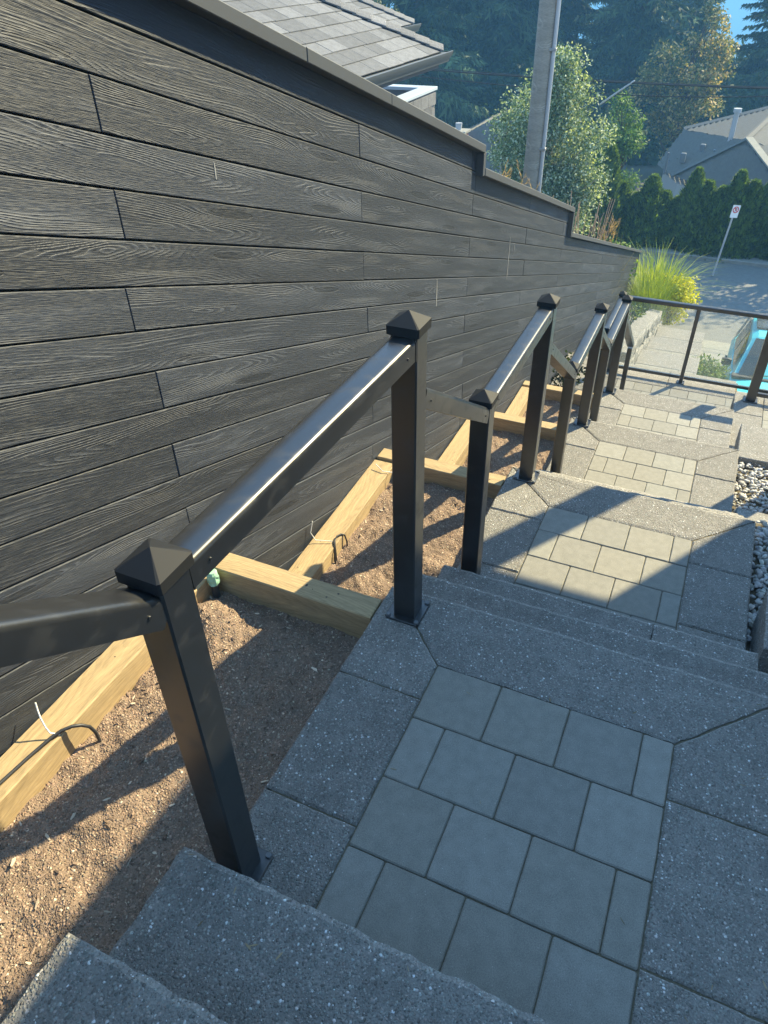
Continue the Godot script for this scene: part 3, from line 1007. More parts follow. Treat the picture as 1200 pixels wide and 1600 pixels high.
	tag(obj("cable_tie", b.mesh(), M.white), "pale tie at the near end of the third bed", "cable tie")
	var pipe := thing("riser_pipe", "short black riser pipe wrapped with green tape in the corner of the nearest bed", "pipe", Vector3(-1.40, -0.12, -1.50))
	b = MB.new()
	b.tube(PackedVector3Array([Vector3(0, 0, 0), Vector3(0.001, 0.11, 0)]), 0.0145, 0.0145, 14)
	obj("pipe", b.mesh(), M.cable, pipe)
	b = MB.new()
	rng.seed = 3
	var rings := []
	for k in 6:
		var r := PackedVector3Array()
		for j in 14:
			var g := TAU * j / 14
			var rr := (0.021 + rng.randf_range(-0.003, 0.003)) * (0.75 if k == 5 else 1.0)
			r.append(Vector3(cos(g) * rr, 0.092 + k * 0.011 + (rng.randf_range(-0.006, 0.004) if k == 0 else 0.0), sin(g) * rr))
		rings.append(r)
	b.loft(rings)
	obj("tape", b.mesh(), M.green_tape, pipe)

# ---------------------------------------------------------------- pebbles and blocks on the right
func make_gravel() -> void:
	rng.seed = 61
	var pm := []
	for k in 3:
		var b := MB.new()
		var n := noise(70 + k, 1.1, 2)
		var R := 7; var S := 10
		var pt := func(i: int, j: int) -> Vector3:
			var th := PI * i / R; var ph := TAU * j / S
			var d := Vector3(sin(th) * cos(ph), cos(th), sin(th) * sin(ph))
			return d * (1.0 + 0.28 * n.get_noise_3dv(d * 1.2)) * Vector3(1.05, 0.5, 0.66)
		for i in R:
			for j in S:
				var a: Vector3 = pt.call(i, j); var c: Vector3 = pt.call(i, (j + 1) % S); var d: Vector3 = pt.call(i + 1, (j + 1) % S); var e: Vector3 = pt.call(i + 1, j)
				var sc := Vector3(1.0, 3.0, 1.8)
				b.smooth_tri(a, c, d, (a * sc).normalized(), (c * sc).normalized(), (d * sc).normalized())
				b.smooth_tri(a, d, e, (a * sc).normalized(), (d * sc).normalized(), (e * sc).normalized())
		pm.append(b.mesh())
	for bed in [[0.515, 1.9, -5.46, -3.5, -1.43, 5400, "pale river pebbles beside the third landing"], [0.515, 1.6, -3.6, -1.8, -0.66, 5400, "grey river pebbles beside the second landing"], [0.515, 1.7, -1.8, 0.8, -0.14, 7200, "shaded river pebbles beside the nearest landing"]]:
		var b := MB.new()
		b.box(Vector3(bed[0], bed[4] - 0.3, bed[2]), Vector3(bed[1], bed[4] - 0.03, bed[3]))
		var base := obj("pebble_base", b.mesh(), M.sand)
		base.set_meta("kind", "structure")
		for k in 3:
			var mm := MultiMesh.new()
			mm.transform_format = MultiMesh.TRANSFORM_3D
			mm.use_colors = true
			mm.mesh = pm[k]
			mm.instance_count = bed[5] / 3
			for i in mm.instance_count:
				var s := rng.randf_range(0.009, 0.021)
				var bs := Basis(Vector3.UP, rng.randf() * TAU) * Basis(Vector3.RIGHT, rng.randfn(0, 0.35)) * Basis(Vector3.BACK, rng.randfn(0, 0.35))
				var at := Vector3(rng.randf_range(bed[0] + 0.01, bed[1]), bed[4] - 0.022 + rng.randf() * 0.024, rng.randf_range(bed[2] + 0.01, bed[3]))
				mm.set_instance_transform(i, Transform3D(bs.scaled_local(Vector3(s, s, s)), at))
				var g := rng.randf_range(0.24, 0.58)
				mm.set_instance_color(i, Color(g, g * rng.randf_range(0.93, 0.99), g * rng.randf_range(0.84, 0.95)))
			var mi := MultiMeshInstance3D.new()
			mi.name = numbered(self, "pebbles")
			mi.multimesh = mm
			mi.material_override = M.pebble
			add_child(mi, true)
			stuff(mi)
			mi.set_meta("label", bed[6])
	for q in [[Vector3(0.545, -0.95, -2.76), Vector3(1.0, -0.44, -2.40), "grey stone block in the nearer pebbles at the right edge"], [Vector3(0.535, -1.6, -4.62), Vector3(1.1, -1.30, -3.95), "flat grey stone slab set in the farther pebbles by the third landing"]]:
		var b := MB.new()
		b.prism(rough(rect(q[0].x, q[1].x, q[0].z, q[1].z), 0.05, 0.003), q[0].y, q[1].y, 0.008, Transform3D.IDENTITY, uv_scale(1.4, Vector2(rng.randf(), rng.randf())))
		tag(obj("stone_block", b.mesh(), M.border[1]), q[2], "stone block")

# ---------------------------------------------------------------- roof, post and wall added out of view on the right to shade the near steps
func make_shade_porch() -> void:
	var root := thing("shade_porch", "timber roof on a post with a wall, added out of view right of the path to throw the shade", "shade_porch")
	var wood := mat(lin(0.08, 0.075, 0.07), 0.7)
	var wall := mat(lin(0.5, 0.48, 0.45), 0.8)
	var b := MB.new()
	b.box(Vector3(1.288, -1.9, -6.002), Vector3(1.432, 2.515, -5.858), 0.004)
	obj("post", b.mesh(), wood, root)
	b = MB.new()
	b.box(Vector3(1.25, 2.517, -5.99), Vector3(7.5, 2.69, -5.83), 0.004)
	obj("beam", b.mesh(), wood, root)
	b = MB.new()
	b.prism(PackedVector2Array([Vector2(0.88, 3.5), Vector2(0.88, -2.97), Vector2(0.95, -4.13), Vector2(0.74, -4.36), Vector2(0.874, -4.73), Vector2(1.0, -4.92), Vector2(1.23, -5.47), Vector2(1.22, -6.0), Vector2(7.6, -6.0), Vector2(7.6, 3.5)]), 2.694, 2.78, 0.004, Transform3D.IDENTITY, Transform2D.IDENTITY)  # roof outline shaped to the shade wanted on the bed and landings
	obj("roof", b.mesh(), wood, root)
	b = MB.new()
	b.box(Vector3(2.03, -1.9, -5.98), Vector3(7.4, 2.515, -5.84))
	obj("wall", b.mesh(), wall, root)

# ---------------------------------------------------------------- neighbouring houses
# shingles laid in courses on a plane: local x along the eave, z up the slope
func shingles(root: Node, xf: Transform3D, w0: float, w1: float, up: float, cut_n: Vector2, cut_d: float, expo: float, width: float) -> void:
	var row := 0
	var t := 0.0
	while t < up:
		var x := w0 - rng.randf() * width
		while x < w1:
			var e := x + width * rng.randf_range(0.72, 1.28)
			var poly := rect(maxf(x, w0) + 0.0025, minf(e, w1) - 0.0025, t - 0.012 + rng.randf_range(-0.004, 0.004), t + expo + 0.02)
			if poly[1].x - poly[0].x > 0.05:
				poly = half_plane(poly, cut_n, cut_d)
				if poly.size() > 2:
					var b := MB.new()
					# each tab lies on the head of the one below
					var c := t + expo / 2
					var tilt := Transform3D(Basis(Vector3.RIGHT, 0.045), Vector3(0, 0.012, c)) * Transform3D(Basis.IDENTITY, Vector3(0, 0, -c))
					b.prism(poly, -0.004, 0.004 + rng.randf_range(0, 0.002), 0.001, xf * tilt, uv_scale(2.2, Vector2(rng.randf(), rng.randf())))
					obj("shingle", b.mesh(), M.shingle[rng.randi() % 4], root)
			x = e
		t += expo
		row += 1

func hip_caps(root: Node, a: Vector3, c: Vector3, wid: float) -> void:
	var n := int(a.distance_to(c) / 0.17)
	for i in n:
		var b := MB.new()
		var p := a.lerp(c, float(i) / n) + Vector3(0, 0.03, 0); var q := a.lerp(c, (i + 1.25) / n) + Vector3(0, 0.018, 0)
		b.sweep(PackedVector2Array([Vector2(-wid, -0.05), Vector2(0, 0.0), Vector2(wid, -0.05), Vector2(wid, -0.038), Vector2(0, 0.014), Vector2(-wid, -0.038)]), p, q)
		obj("hip_shingle", b.mesh(), M.shingle[rng.randi() % 4], root)

func gutter(root: Node, a: Vector3, c: Vector3) -> void:
	var b := MB.new()
	b.sweep(PackedVector2Array([Vector2(-0.02, -0.09), Vector2(0.06, -0.095), Vector2(0.075, -0.06), Vector2(0.10, -0.03), Vector2(0.115, 0.012), Vector2(0.10, 0.014), Vector2(0.095, 0.0), Vector2(-0.02, -0.005)]), a, c)
	obj("gutter", b.mesh(), M.gutter, root)

func hip_roof(root: Node, eave_x: float, y: float, z_near: float, z_far: float, up: float, pitch: float, expo: float, width: float) -> void:
	var ang := atan(pitch)
	# eave runs along -z at eave_x; the roof climbs towards -x and is cut by a hip at its far end
	var xf := Transform3D(Basis(Vector3(0, 0, -1), Vector3(sin(ang), cos(ang), 0), Vector3(-cos(ang), sin(ang), 0)), Vector3(eave_x, y, 0))
	var run := 0.65 / cos(ang) * 1.0
	# hip: s = -z_far - 0.65 * (plan distance)
	var cut_n := Vector2(1.0, 0.65 * cos(ang)); var cut_d := -z_far
	var L := cut_n.length()
	shingles(root, xf, -z_near, -z_far, up, cut_n / L, cut_d / L, expo, width)
	var b := MB.new()
	b.prism(PackedVector2Array([Vector2(-z_near, 0.03), Vector2(-z_far - 0.02, 0.03), Vector2(-z_far - 0.65 * cos(ang) * up, up), Vector2(-z_near, up)]), -0.12, -0.012, 0.0, xf, Transform2D.IDENTITY)
	obj("roof_deck", b.mesh(), M.siding, root)
	var hip_top := Vector3(eave_x - cos(ang) * up, y + sin(ang) * up, z_far + 0.65 * cos(ang) * up)
	# the face beyond the hip
	b = MB.new()
	b.quad(Vector3(eave_x, y - 0.02, z_far), hip_top + Vector3(0, -0.02, 0), hip_top + Vector3(-3.0, -0.02, 0), Vector3(eave_x - 6.0, y - 0.02, z_far), Vector3(0, 1, -1), Vector2.ZERO, Vector2(3, 0), Vector2(3, 3), Vector2(0, 3))
	obj("far_roof", b.mesh(), M.shingle[1], root)
	hip_caps(root, Vector3(eave_x + 0.01, y + 0.03, z_far + 0.01), hip_top + Vector3(0, 0.04, 0), 0.11)
	gutter(root, Vector3(eave_x, y - 0.005, z_near), Vector3(eave_x, y - 0.005, z_far - 0.06))
	b = MB.new()
	b.box(Vector3(eave_x - 0.9, y - 0.16, z_far + 0.02), Vector3(eave_x - 0.03, y - 0.12, z_near))
	obj("soffit", b.mesh(), M.siding, root)

func make_houses() -> void:
	rng.seed = 77
	var root := thing("neighbour_house", "neighbour's house with grey shingle hip roof and dark gutter, showing above the fence", "house")
	hip_roof(root, -3.45, 0.85, -5.6, -9.2, 2.4, 0.45, 0.2, 0.33)
	hip_roof(root, -5.5, 0.80, -10.4, -13.3, 2.3, 0.45, 0.2, 0.4)
	var b := MB.new()
	b.box(Vector3(-9, -3.2, -6.9), Vector3(-4.25, 0.68, 3))
	b.box(Vector3(-11, -5.0, -9.5), Vector3(-6.3, 0.62, -6.95))
	obj("wall", b.mesh(), M.siding, root)

	root = thing("flat_roof_annexe", "small flat-roofed annexe with pale metal parapet flashing and grey tile cladding below the gutter", "building")
	var y := -0.2
	b = MB.new()
	b.box(Vector3(-8.2, -4.5, -14.15), Vector3(-5.42, y - 0.35, -11.6))
	for q in [[Vector3(-5.62, y - 0.36, -14.14), Vector3(-5.425, y - 0.02, -11.6)], [Vector3(-8.2, y - 0.36, -14.14), Vector3(-5.63, y - 0.02, -13.95)]]:
		b.box(q[0], q[1])
	obj("wall", b.mesh(), M.siding, root)
	b = MB.new()
	b.prism(PackedVector2Array([Vector2(-5.66, -11.6), Vector2(-5.39, -11.6), Vector2(-5.39, -14.18), Vector2(-5.66, -13.92)]), y - 0.05, y, 0.004, Transform3D.IDENTITY, Transform2D.IDENTITY)
	obj("flashing", b.mesh(), M.flash, root)
	b = MB.new()
	b.prism(PackedVector2Array([Vector2(-8.2, -13.92), Vector2(-5.662, -13.92), Vector2(-5.392, -14.181), Vector2(-8.2, -14.181)]), y - 0.05, y + 0.001, 0.004, Transform3D.IDENTITY, Transform2D.IDENTITY)
	obj("flashing", b.mesh(), M.flash, root)
	for r in 5:
		for k in 7:
			b = MB.new()
			var z0 := -14.14 + k * 0.36 + 0.18 * (r % 2)
			b.box(Vector3(-5.419, y - 0.08 - 0.2 * (r + 1), z0 + 0.004), Vector3(-5.40, y - 0.086 - 0.2 * r, z0 + 0.354), 0.002)
			obj("cladding_tile", b.mesh(), M.shingle[rng.randi() % 4], root)

	# grey hip-roofed house down the street, right
	root = thing("grey_roof_house", "low house with grey shingle hip roofs and a vent pipe behind the cedar hedge", "house")
	var A := Vector3(-0.12, -3.70, -30.6)
	var FLc := Vector3(-2.3, -5.12, -31.0)
	var F := Vector3(2.3, -5.3, -27.4)
	var L2 := Vector3(-3.1, -5.1, -32.6)
	var R2 := Vector3(-2.5, -4.1, -34.2)
	var B2 := Vector3(0.9, -3.25, -35.5)
	var B := Vector3(4.0, -4.6, -32.0)
	for q in [[A, FLc, F], [A, FLc, L2], [A, L2, R2], [A, R2, B2], [A, F, B], [A, B2, B], [R2, B2, Vector3(-1.6, -5.3, -37.4)]]:
		roof_face(root, q, 0.21)
	b = MB.new()
	b.sweep(PackedVector2Array([Vector2(-0.14, -0.03), Vector2(0.14, -0.03), Vector2(0.14, 0.02), Vector2(-0.14, 0.02)]), A + Vector3(0.1, 0.07, 0), F + Vector3(0.1, 0.07, 0))
	obj("hip_flashing", b.mesh(), M.kerb, root)
	for q in [[A, FLc], [A, B2], [R2, B2]]:
		b = MB.new()
		b.sweep(PackedVector2Array([Vector2(-0.12, -0.05), Vector2(0, 0.02), Vector2(0.12, -0.05), Vector2(0, -0.03)]), q[0] + Vector3(0, 0.05, 0), q[1] + Vector3(0, 0.05, 0))
		obj("ridge_cap", b.mesh(), M.far_shingle, root)
	b = MB.new()
	b.prism(PackedVector2Array([Vector2(-2.1, -31.1), Vector2(2.1, -27.9), Vector2(3.6, -32.0), Vector2(0.6, -35.6), Vector2(-1.6, -36.6), Vector2(-2.8, -32.7)]), -8.5, -5.4, 0.0, Transform3D.IDENTITY, Transform2D.IDENTITY)
	obj("wall", b.mesh(), mat(lin(0.4, 0.38, 0.35), 0.8), root)
	b = MB.new()
	b.tube(PackedVector3Array([Vector3(-0.62, -3.9, -31.3), Vector3(-0.62, -2.98, -31.3)]), 0.09, 0.09, 12)
	b.tube(PackedVector3Array([Vector3(-0.62, -2.98, -31.3), Vector3(-0.62, -2.95, -31.3), Vector3(-0.62, -2.86, -31.3)]), 0.14, 0.14, 12)
	obj("vent_pipe", b.mesh(), M.pipe, root)
	for q in [Vector3(-2.1, -4.55, -31.5), Vector3(-1.5, -4.25, -31.7), Vector3(-1.0, -4.3, -31.2)]:
		b = MB.new()
		b.box(q + Vector3(-0.09, -0.2, -0.09), q + Vector3(0.09, 0.12, 0.09), 0.02)
		obj("roof_vent", b.mesh(), M.gutter, root)
	b = MB.new()
	b.tube(PackedVector3Array([Vector3(-2.62, -5.1, -31.0), Vector3(-2.6, -4.35, -31.0)]), 0.045, 0.045, 8)
	obj("roof_pipe", b.mesh(), M.gutter, root)

	# house far behind the fence, left of the pole
	root = thing("far_house", "distant house with dark shingle roof and a red brick chimney beyond the fence", "house")
	roof_face(root, [Vector3(-7.9, -2.75, -28.5), Vector3(-9.8, -3.75, -27.6), Vector3(-8.6, -5.0, -26.4), Vector3(-6.7, -4.2, -27.2)], 0.14)
	roof_face(root, [Vector3(-7.9, -2.75, -28.5), Vector3(-9.8, -3.75, -27.6), Vector3(-11.2, -4.4, -29.4), Vector3(-9.4, -3.3, -30.4)], 0.14)
	b = MB.new()
	b.prism(PackedVector2Array([Vector2(-9.7, -27.8), Vector2(-8.5, -26.7), Vector2(-6.9, -27.4), Vector2(-8.0, -28.9), Vector2(-9.5, -30.2), Vector2(-10.9, -29.4)]), -9.0, -4.9, 0.0, Transform3D.IDENTITY, Transform2D.IDENTITY)
	obj("wall", b.mesh(), M.siding, root)
	b = MB.new()
	b.box(Vector3(-9.75, -4.6, -27.4), Vector3(-9.2, -3.42, -26.9), 0.01)
	var ch := obj("chimney", b.mesh(), M.brick, root)
	b = MB.new()
	b.box(Vector3(-9.82, -3.418, -27.47), Vector3(-9.13, -3.34, -26.83), 0.01)
	obj("chimney_cap", b.mesh(), M.concrete, ch)
	b = MB.new()
	b.tube(PackedVector3Array([Vector3(-9.48, -3.34, -27.15), Vector3(-9.48, -3.12, -27.15)]), 0.1, 0.12, 10)
	obj("flue", b.mesh(), M.pipe, ch)

func roof_face(root: Node, pts: Array, expo: float) -> void:
	# courses of shingles as thin overlapping strips across the face, too far off to count
	var a: Vector3 = pts[0]
	var nrm: Vector3 = ((pts[1] - pts[0]) as Vector3).cross(pts[2] - pts[0]).normalized()
	if nrm.y < 0: nrm = -nrm
	var along := Vector3.UP.cross(nrm).normalized()
	var down := nrm.cross(along).normalized()
	if down.y > 0: down = -down
	var xf := Transform3D(Basis(along, nrm, down), a)
	var inv := xf.affine_inverse()
	var poly := PackedVector2Array()
	var t0 := 1e9; var t1 := -1e9
	for p in pts:
		var q: Vector3 = inv * (p as Vector3)
		poly.append(Vector2(q.x, q.z)); t0 = minf(t0, q.z); t1 = maxf(t1, q.z)
	var b := MB.new()
	var t := t0
	while t < t1:
		var strip := half_plane(half_plane(poly, Vector2(0, 1), t + expo), Vector2(0, -1), -t)
		if strip.size() > 2:
			var tilt := Transform3D(Basis(Vector3.RIGHT, 0.3), Vector3(0, 0, t)) * Transform3D(Basis.IDENTITY, Vector3(0, 0, -t))
			b.prism(strip, -0.05, 0.0, 0.0, xf * tilt, uv_scale(0.8, Vector2(rng.randf(), rng.randf())), false)
		t += expo
	var o := obj("shingle_roof", b.mesh(), M.far_shingle, root)
	o.set_meta("kind", "stuff")

# ---------------------------------------------------------------- street, lower stairs, car
func make_street() -> void:
	rng.seed = 90
	var b := MB.new()
	b.quad(Vector3(-60, -5.22, -16.62), Vector3(60, -5.22, -16.62), Vector3(60, -5.3, -22.3), Vector3(-60, -5.3, -22.3), Vector3.UP, Vector2(-60, 0) * 0.8, Vector2(60, 0) * 0.8, Vector2(60, 6) * 0.8, Vector2(-60, 6) * 0.8)
	struct("road", b.mesh(), M.road)
	b = MB.new()
	b.box(Vector3(-60, -5.4, -16.62), Vector3(60, -5.19, -16.15), 0.02, Transform3D.IDENTITY, 1.0)
	struct("kerb", b.mesh(), M.kerb)
	b = MB.new()
	b.box(Vector3(-60, -5.5, -22.75), Vector3(60, -5.2, -22.3), 0.02)
	struct("kerb", b.mesh(), M.concrete)
	# driveway that the car stands on
	b = MB.new()
	var d0 := Vector3(0.15, -4.35, -9.3); var d1 := Vector3(9, -4.35, -9.3); var d2 := Vector3(9, -5.185, -16.15); var d3 := Vector3(0.15, -5.185, -16.15)
	b.quad(d0, d1, d2, d3, Vector3.UP, Vector2(0, 0), Vector2(9, 0), Vector2(9, 7), Vector2(0, 7))
	b.quad(d0, d3, Vector3(0.15, -6, -16.15), Vector3(0.15, -6, -9.3), Vector3.LEFT)
	struct("driveway", b.mesh(), M.concrete)
	b = MB.new()
	b.box(Vector3(0.14, -5.0, -9.3), Vector3(9, -2.72, -9.16))
	struct("retaining_wall", b.mesh(), M.concrete)
	# lower stairs down to the kerb
	var y := -2.70
	var z := -9.15
	var lx0 := -0.76; var lx1 := 0.12
	for f in 4:
		var root := struct_root("lower_steps")
		for k in 3:
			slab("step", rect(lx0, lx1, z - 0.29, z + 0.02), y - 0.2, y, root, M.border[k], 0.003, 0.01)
			z -= 0.275
			y -= 0.175
		# landing of pavers between two slab borders
		var zl := z - (1.0 if f < 3 else 0.6)
		var bb := MB.new()
		bb.box(Vector3(lx0 + 0.01, y - 0.4, zl + 0.01), Vector3(lx1 - 0.01, y - 0.012, z + 0.02))
		obj("bedding", bb.mesh(), M.sand, root)
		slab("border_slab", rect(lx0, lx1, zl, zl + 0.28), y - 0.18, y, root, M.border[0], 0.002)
		var zz := zl + 0.282
		var row := 0
		while zz < z - 0.05:
			var x := lx0
			var first := 0.21 if row % 2 == 0 else 0.105
			while x < lx1 - 0.02:
				var x1 := minf(x + first, lx1)
				first = 0.21
				paver(x, x1, zz, zz + 0.2, y, root)
				x = x1
			zz += 0.2
			row += 1
		z = zl
		y -= 0.02
	# stacked split-stone wall along the lower stairs, stepping down
	var wall := thing("stacked_stone_wall", "stepped wall of stacked split grey stone blocks along the lower stairs", "wall")
	for c in 13:
		var zc := -9.3 - c * 0.5
		var top := -2.46 - 0.3 * 0.5 * c
		for r in 4:
			var bb := MB.new()
			var off := 0.12 * (r % 2)
			var xf := Transform3D(Basis(Vector3.UP, rng.randf_range(-0.05, 0.05)), Vector3(-0.9 + rng.randf_range(-0.025, 0.015), top - r * 0.15, zc - 0.25 + off + rng.randf_range(-0.02, 0.02)))
			bb.prism(rough(rect(-0.13, 0.13, -0.235, 0.235), 0.06, 0.012), -0.147, 0.0, 0.012, xf, uv_scale(1.2, Vector2(rng.randf(), rng.randf())))
			obj("stone_block", bb.mesh(), M.stone, wall)
	wall = thing("driveway_edge_wall", "low row of split stone blocks between the lower stairs and the driveway", "wall")
	for c in 7:
		for r in 2:
			var bb := MB.new()
			var xf := Transform3D(Basis(Vector3.UP, rng.randf_range(-0.06, 0.06)), Vector3(0.26 + rng.randf_range(-0.02, 0.02), -3.75 - c * 0.15 - r * 0.15, -11.3 - c * 0.45 + 0.1 * r))
			bb.prism(rough(rect(-0.12, 0.12, -0.215, 0.215), 0.06, 0.012), -0.4 if r == 1 else -0.147, 0.0, 0.012, xf, uv_scale(1.2, Vector2(rng.randf(), rng.randf())))
			obj("stone_block", bb.mesh(), M.stone, wall)
	# planted bank between that wall and the fence
	b = MB.new()
	for i in 14:
		var z0 := -9.1 - i * 0.56; var z1 := z0 - 0.56
		b.quad(Vector3(-1.53, -2.6 + (z0 + 9.3) * 0.36, z0), Vector3(-0.95, -2.72 + (z0 + 9.3) * 0.37, z0), Vector3(-0.95, -2.72 + (z1 + 9.3) * 0.37, z1), Vector3(-1.53, -2.6 + (z1 + 9.3) * 0.36, z1), Vector3.UP)
	struct("planted_bank", b.mesh(), M.earth)

func make_car() -> void:
	var root := thing("parked_car", "small turquoise car parked nose towards the stairs on the driveway", "car", Vector3(1.45, -4.56, -10.75))
	root.rotation.x = -0.12
	# local: nose at z = 0, tail at z = -3.9, left side (as seen from the stairs) at x = -0.86
	var ring := func(z: float, w: float, y0: float, y1: float, crown: float) -> PackedVector3Array:
		return PackedVector3Array([Vector3(-w * 0.93, y0, z), Vector3(-w, y0 + 0.18, z), Vector3(-w, y1 - 0.12, z), Vector3(-w * 0.94, y1 - 0.02, z), Vector3(-w * 0.6, y1 + crown * 0.7, z), Vector3(0, y1 + crown, z), Vector3(w * 0.6, y1 + crown * 0.7, z), Vector3(w * 0.94, y1 - 0.02, z), Vector3(w, y1 - 0.12, z), Vector3(w, y0 + 0.18, z), Vector3(w * 0.93, y0, z)])
	var b := MB.new()
	b.loft([ring.call(0.0, 0.66, 0.28, 0.62, 0.02), ring.call(-0.08, 0.76, 0.22, 0.72, 0.03), ring.call(-0.35, 0.83, 0.2, 0.82, 0.04), ring.call(-0.9, 0.86, 0.2, 0.92, 0.04), ring.call(-1.25, 0.87, 0.2, 0.96, 0.03), ring.call(-2.6, 0.87, 0.2, 0.97, 0.02), ring.call(-3.5, 0.84, 0.22, 0.95, 0.02), ring.call(-3.85, 0.76, 0.3, 0.86, 0.0)])
	obj("body", b.mesh(), M.paint, root)
	b = MB.new()
	var cab := func(z: float, wb: float, wt: float, y0: float, y1: float) -> PackedVector3Array:
		return PackedVector3Array([Vector3(-wb, y0, z), Vector3(-wt, y1 - 0.05, z), Vector3(-wt * 0.86, y1, z), Vector3(0, y1 + 0.025, z), Vector3(wt * 0.86, y1, z), Vector3(wt, y1 - 0.05, z), Vector3(wb, y0, z)])
	b.loft([cab.call(-1.05, 0.78, 0.74, 0.93, 0.97), cab.call(-1.75, 0.8, 0.62, 0.95, 1.44), cab.call(-2.0, 0.8, 0.63, 0.95, 1.49), cab.call(-3.0, 0.79, 0.61, 0.95, 1.47), cab.call(-3.55, 0.76, 0.58, 0.93, 1.2)])
	var roof := obj("cabin", b.mesh(), M.paint, root)
	# windscreen and side glass, set just proud of the cabin
	b = MB.new()
	b.quad(Vector3(-0.72, 0.965, -1.035), Vector3(0.72, 0.965, -1.035), Vector3(0.565, 1.425, -1.70), Vector3(-0.565, 1.425, -1.70), Vector3(0, 1, 1))
	obj("windscreen", b.mesh(), M.dark_glass, root)
	for s in [-1.0, 1.0]:
		for q in [[-1.45, -2.2, 1.22], [-2.27, -2.98, 1.4], [-3.03, -3.35, 1.3]]:
			b = MB.new()
			b.quad(Vector3(s * 0.806, 1.0, q[0]), Vector3(s * 0.806, 1.0, q[1]), Vector3(s * 0.645, 1.41 if q[0] < -1.5 else 1.42, q[1]), Vector3(s * (0.655 if q[0] < -1.5 else 0.70), 1.41 if q[0] < -1.5 else 1.24, q[0] if q[0] < -1.5 else q[0] - 0.06), Vector3(s, 0.3, 0))
			obj("side_window", b.mesh(), M.dark_glass, root)
		b = MB.new()
		b.loft([PackedVector3Array([Vector3(s * 0.84, 1.0, -1.40), Vector3(s * 0.84, 1.1, -1.38), Vector3(s * 0.84, 1.1, -1.46), Vector3(s * 0.84, 1.0, -1.46)]), PackedVector3Array([Vector3(s * 0.90, 1.0, -1.39), Vector3(s * 0.90, 1.11, -1.39), Vector3(s * 0.90, 1.11, -1.47), Vector3(s * 0.90, 1.0, -1.47)]), PackedVector3Array([Vector3(s * 0.99, 1.0, -1.40), Vector3(s * 0.99, 1.1, -1.40), Vector3(s * 0.99, 1.1, -1.46), Vector3(s * 0.99, 1.0, -1.46)])])
		obj("wing_mirror", b.mesh(), M.sign_black, root)
		b = MB.new()
		b.loft([PackedVector3Array([Vector3(s * 0.5, 0.58, 0.012), Vector3(s * 0.5, 0.7, -0.03), Vector3(s * 0.73, 0.74, -0.14), Vector3(s * 0.73, 0.6, -0.1)]), PackedVector3Array([Vector3(s * 0.5, 0.58, -0.05), Vector3(s * 0.5, 0.68, -0.1), Vector3(s * 0.72, 0.72, -0.2), Vector3(s * 0.72, 0.6, -0.17)])])
		obj("headlight", b.mesh(), M.lamp_lens, root)
		for z in [-0.72, -3.15]:
			b = MB.new()
			b.tube(PackedVector3Array([Vector3(s * 0.7, 0.31, z), Vector3(s * 0.885, 0.31, z)]), 0.31, 0.31, 20)
			var w := obj("wheel", b.mesh(), M.tyre, root)
			b = MB.new()
			b.tube(PackedVector3Array([Vector3(s * 0.88, 0.31, z), Vector3(s * 0.893, 0.31, z)]), 0.2, 0.19, 16)
			obj("rim", b.mesh(), M.rim, w)
	b = MB.new()
	b.box(Vector3(-0.45, 0.36, -0.03), Vector3(0.45, 0.52, 0.012), 0.01)
	obj("grille", b.mesh(), M.sign_black, root)
	b = MB.new()
	b.box(Vector3(-0.8, 0.955, -1.14), Vector3(0.8, 0.985, -0.98), 0.008)
	obj("wiper_cowl", b.mesh(), M.sign_black, root)
	for q in [[-0.55, 0.05], [0.05, 0.6]]:
		b = MB.new()
		b.tube(PackedVector3Array([Vector3(q[0], 1.0, -1.05), Vector3(q[1], 1.06, -1.13)]), 0.008, 0.006, 6)
		obj("wiper", b.mesh(), M.sign_black, root)
	b = MB.new()
	b.box(Vector3(-0.58, 1.506, -2.75), Vector3(0.58, 1.522, -2.0), 0.006)
	obj("roof_window", b.mesh(), M.dark_glass, roof)
	b = MB.new()
	b.tube(PackedVector3Array([Vector3(-0.4, 1.5, -2.9), Vector3(-0.38, 1.58, -2.98), Vector3(-0.36, 1.66, -3.02)]), 0.02, 0.006, 6)
	obj("antenna", b.mesh(), M.sign_black, roof)

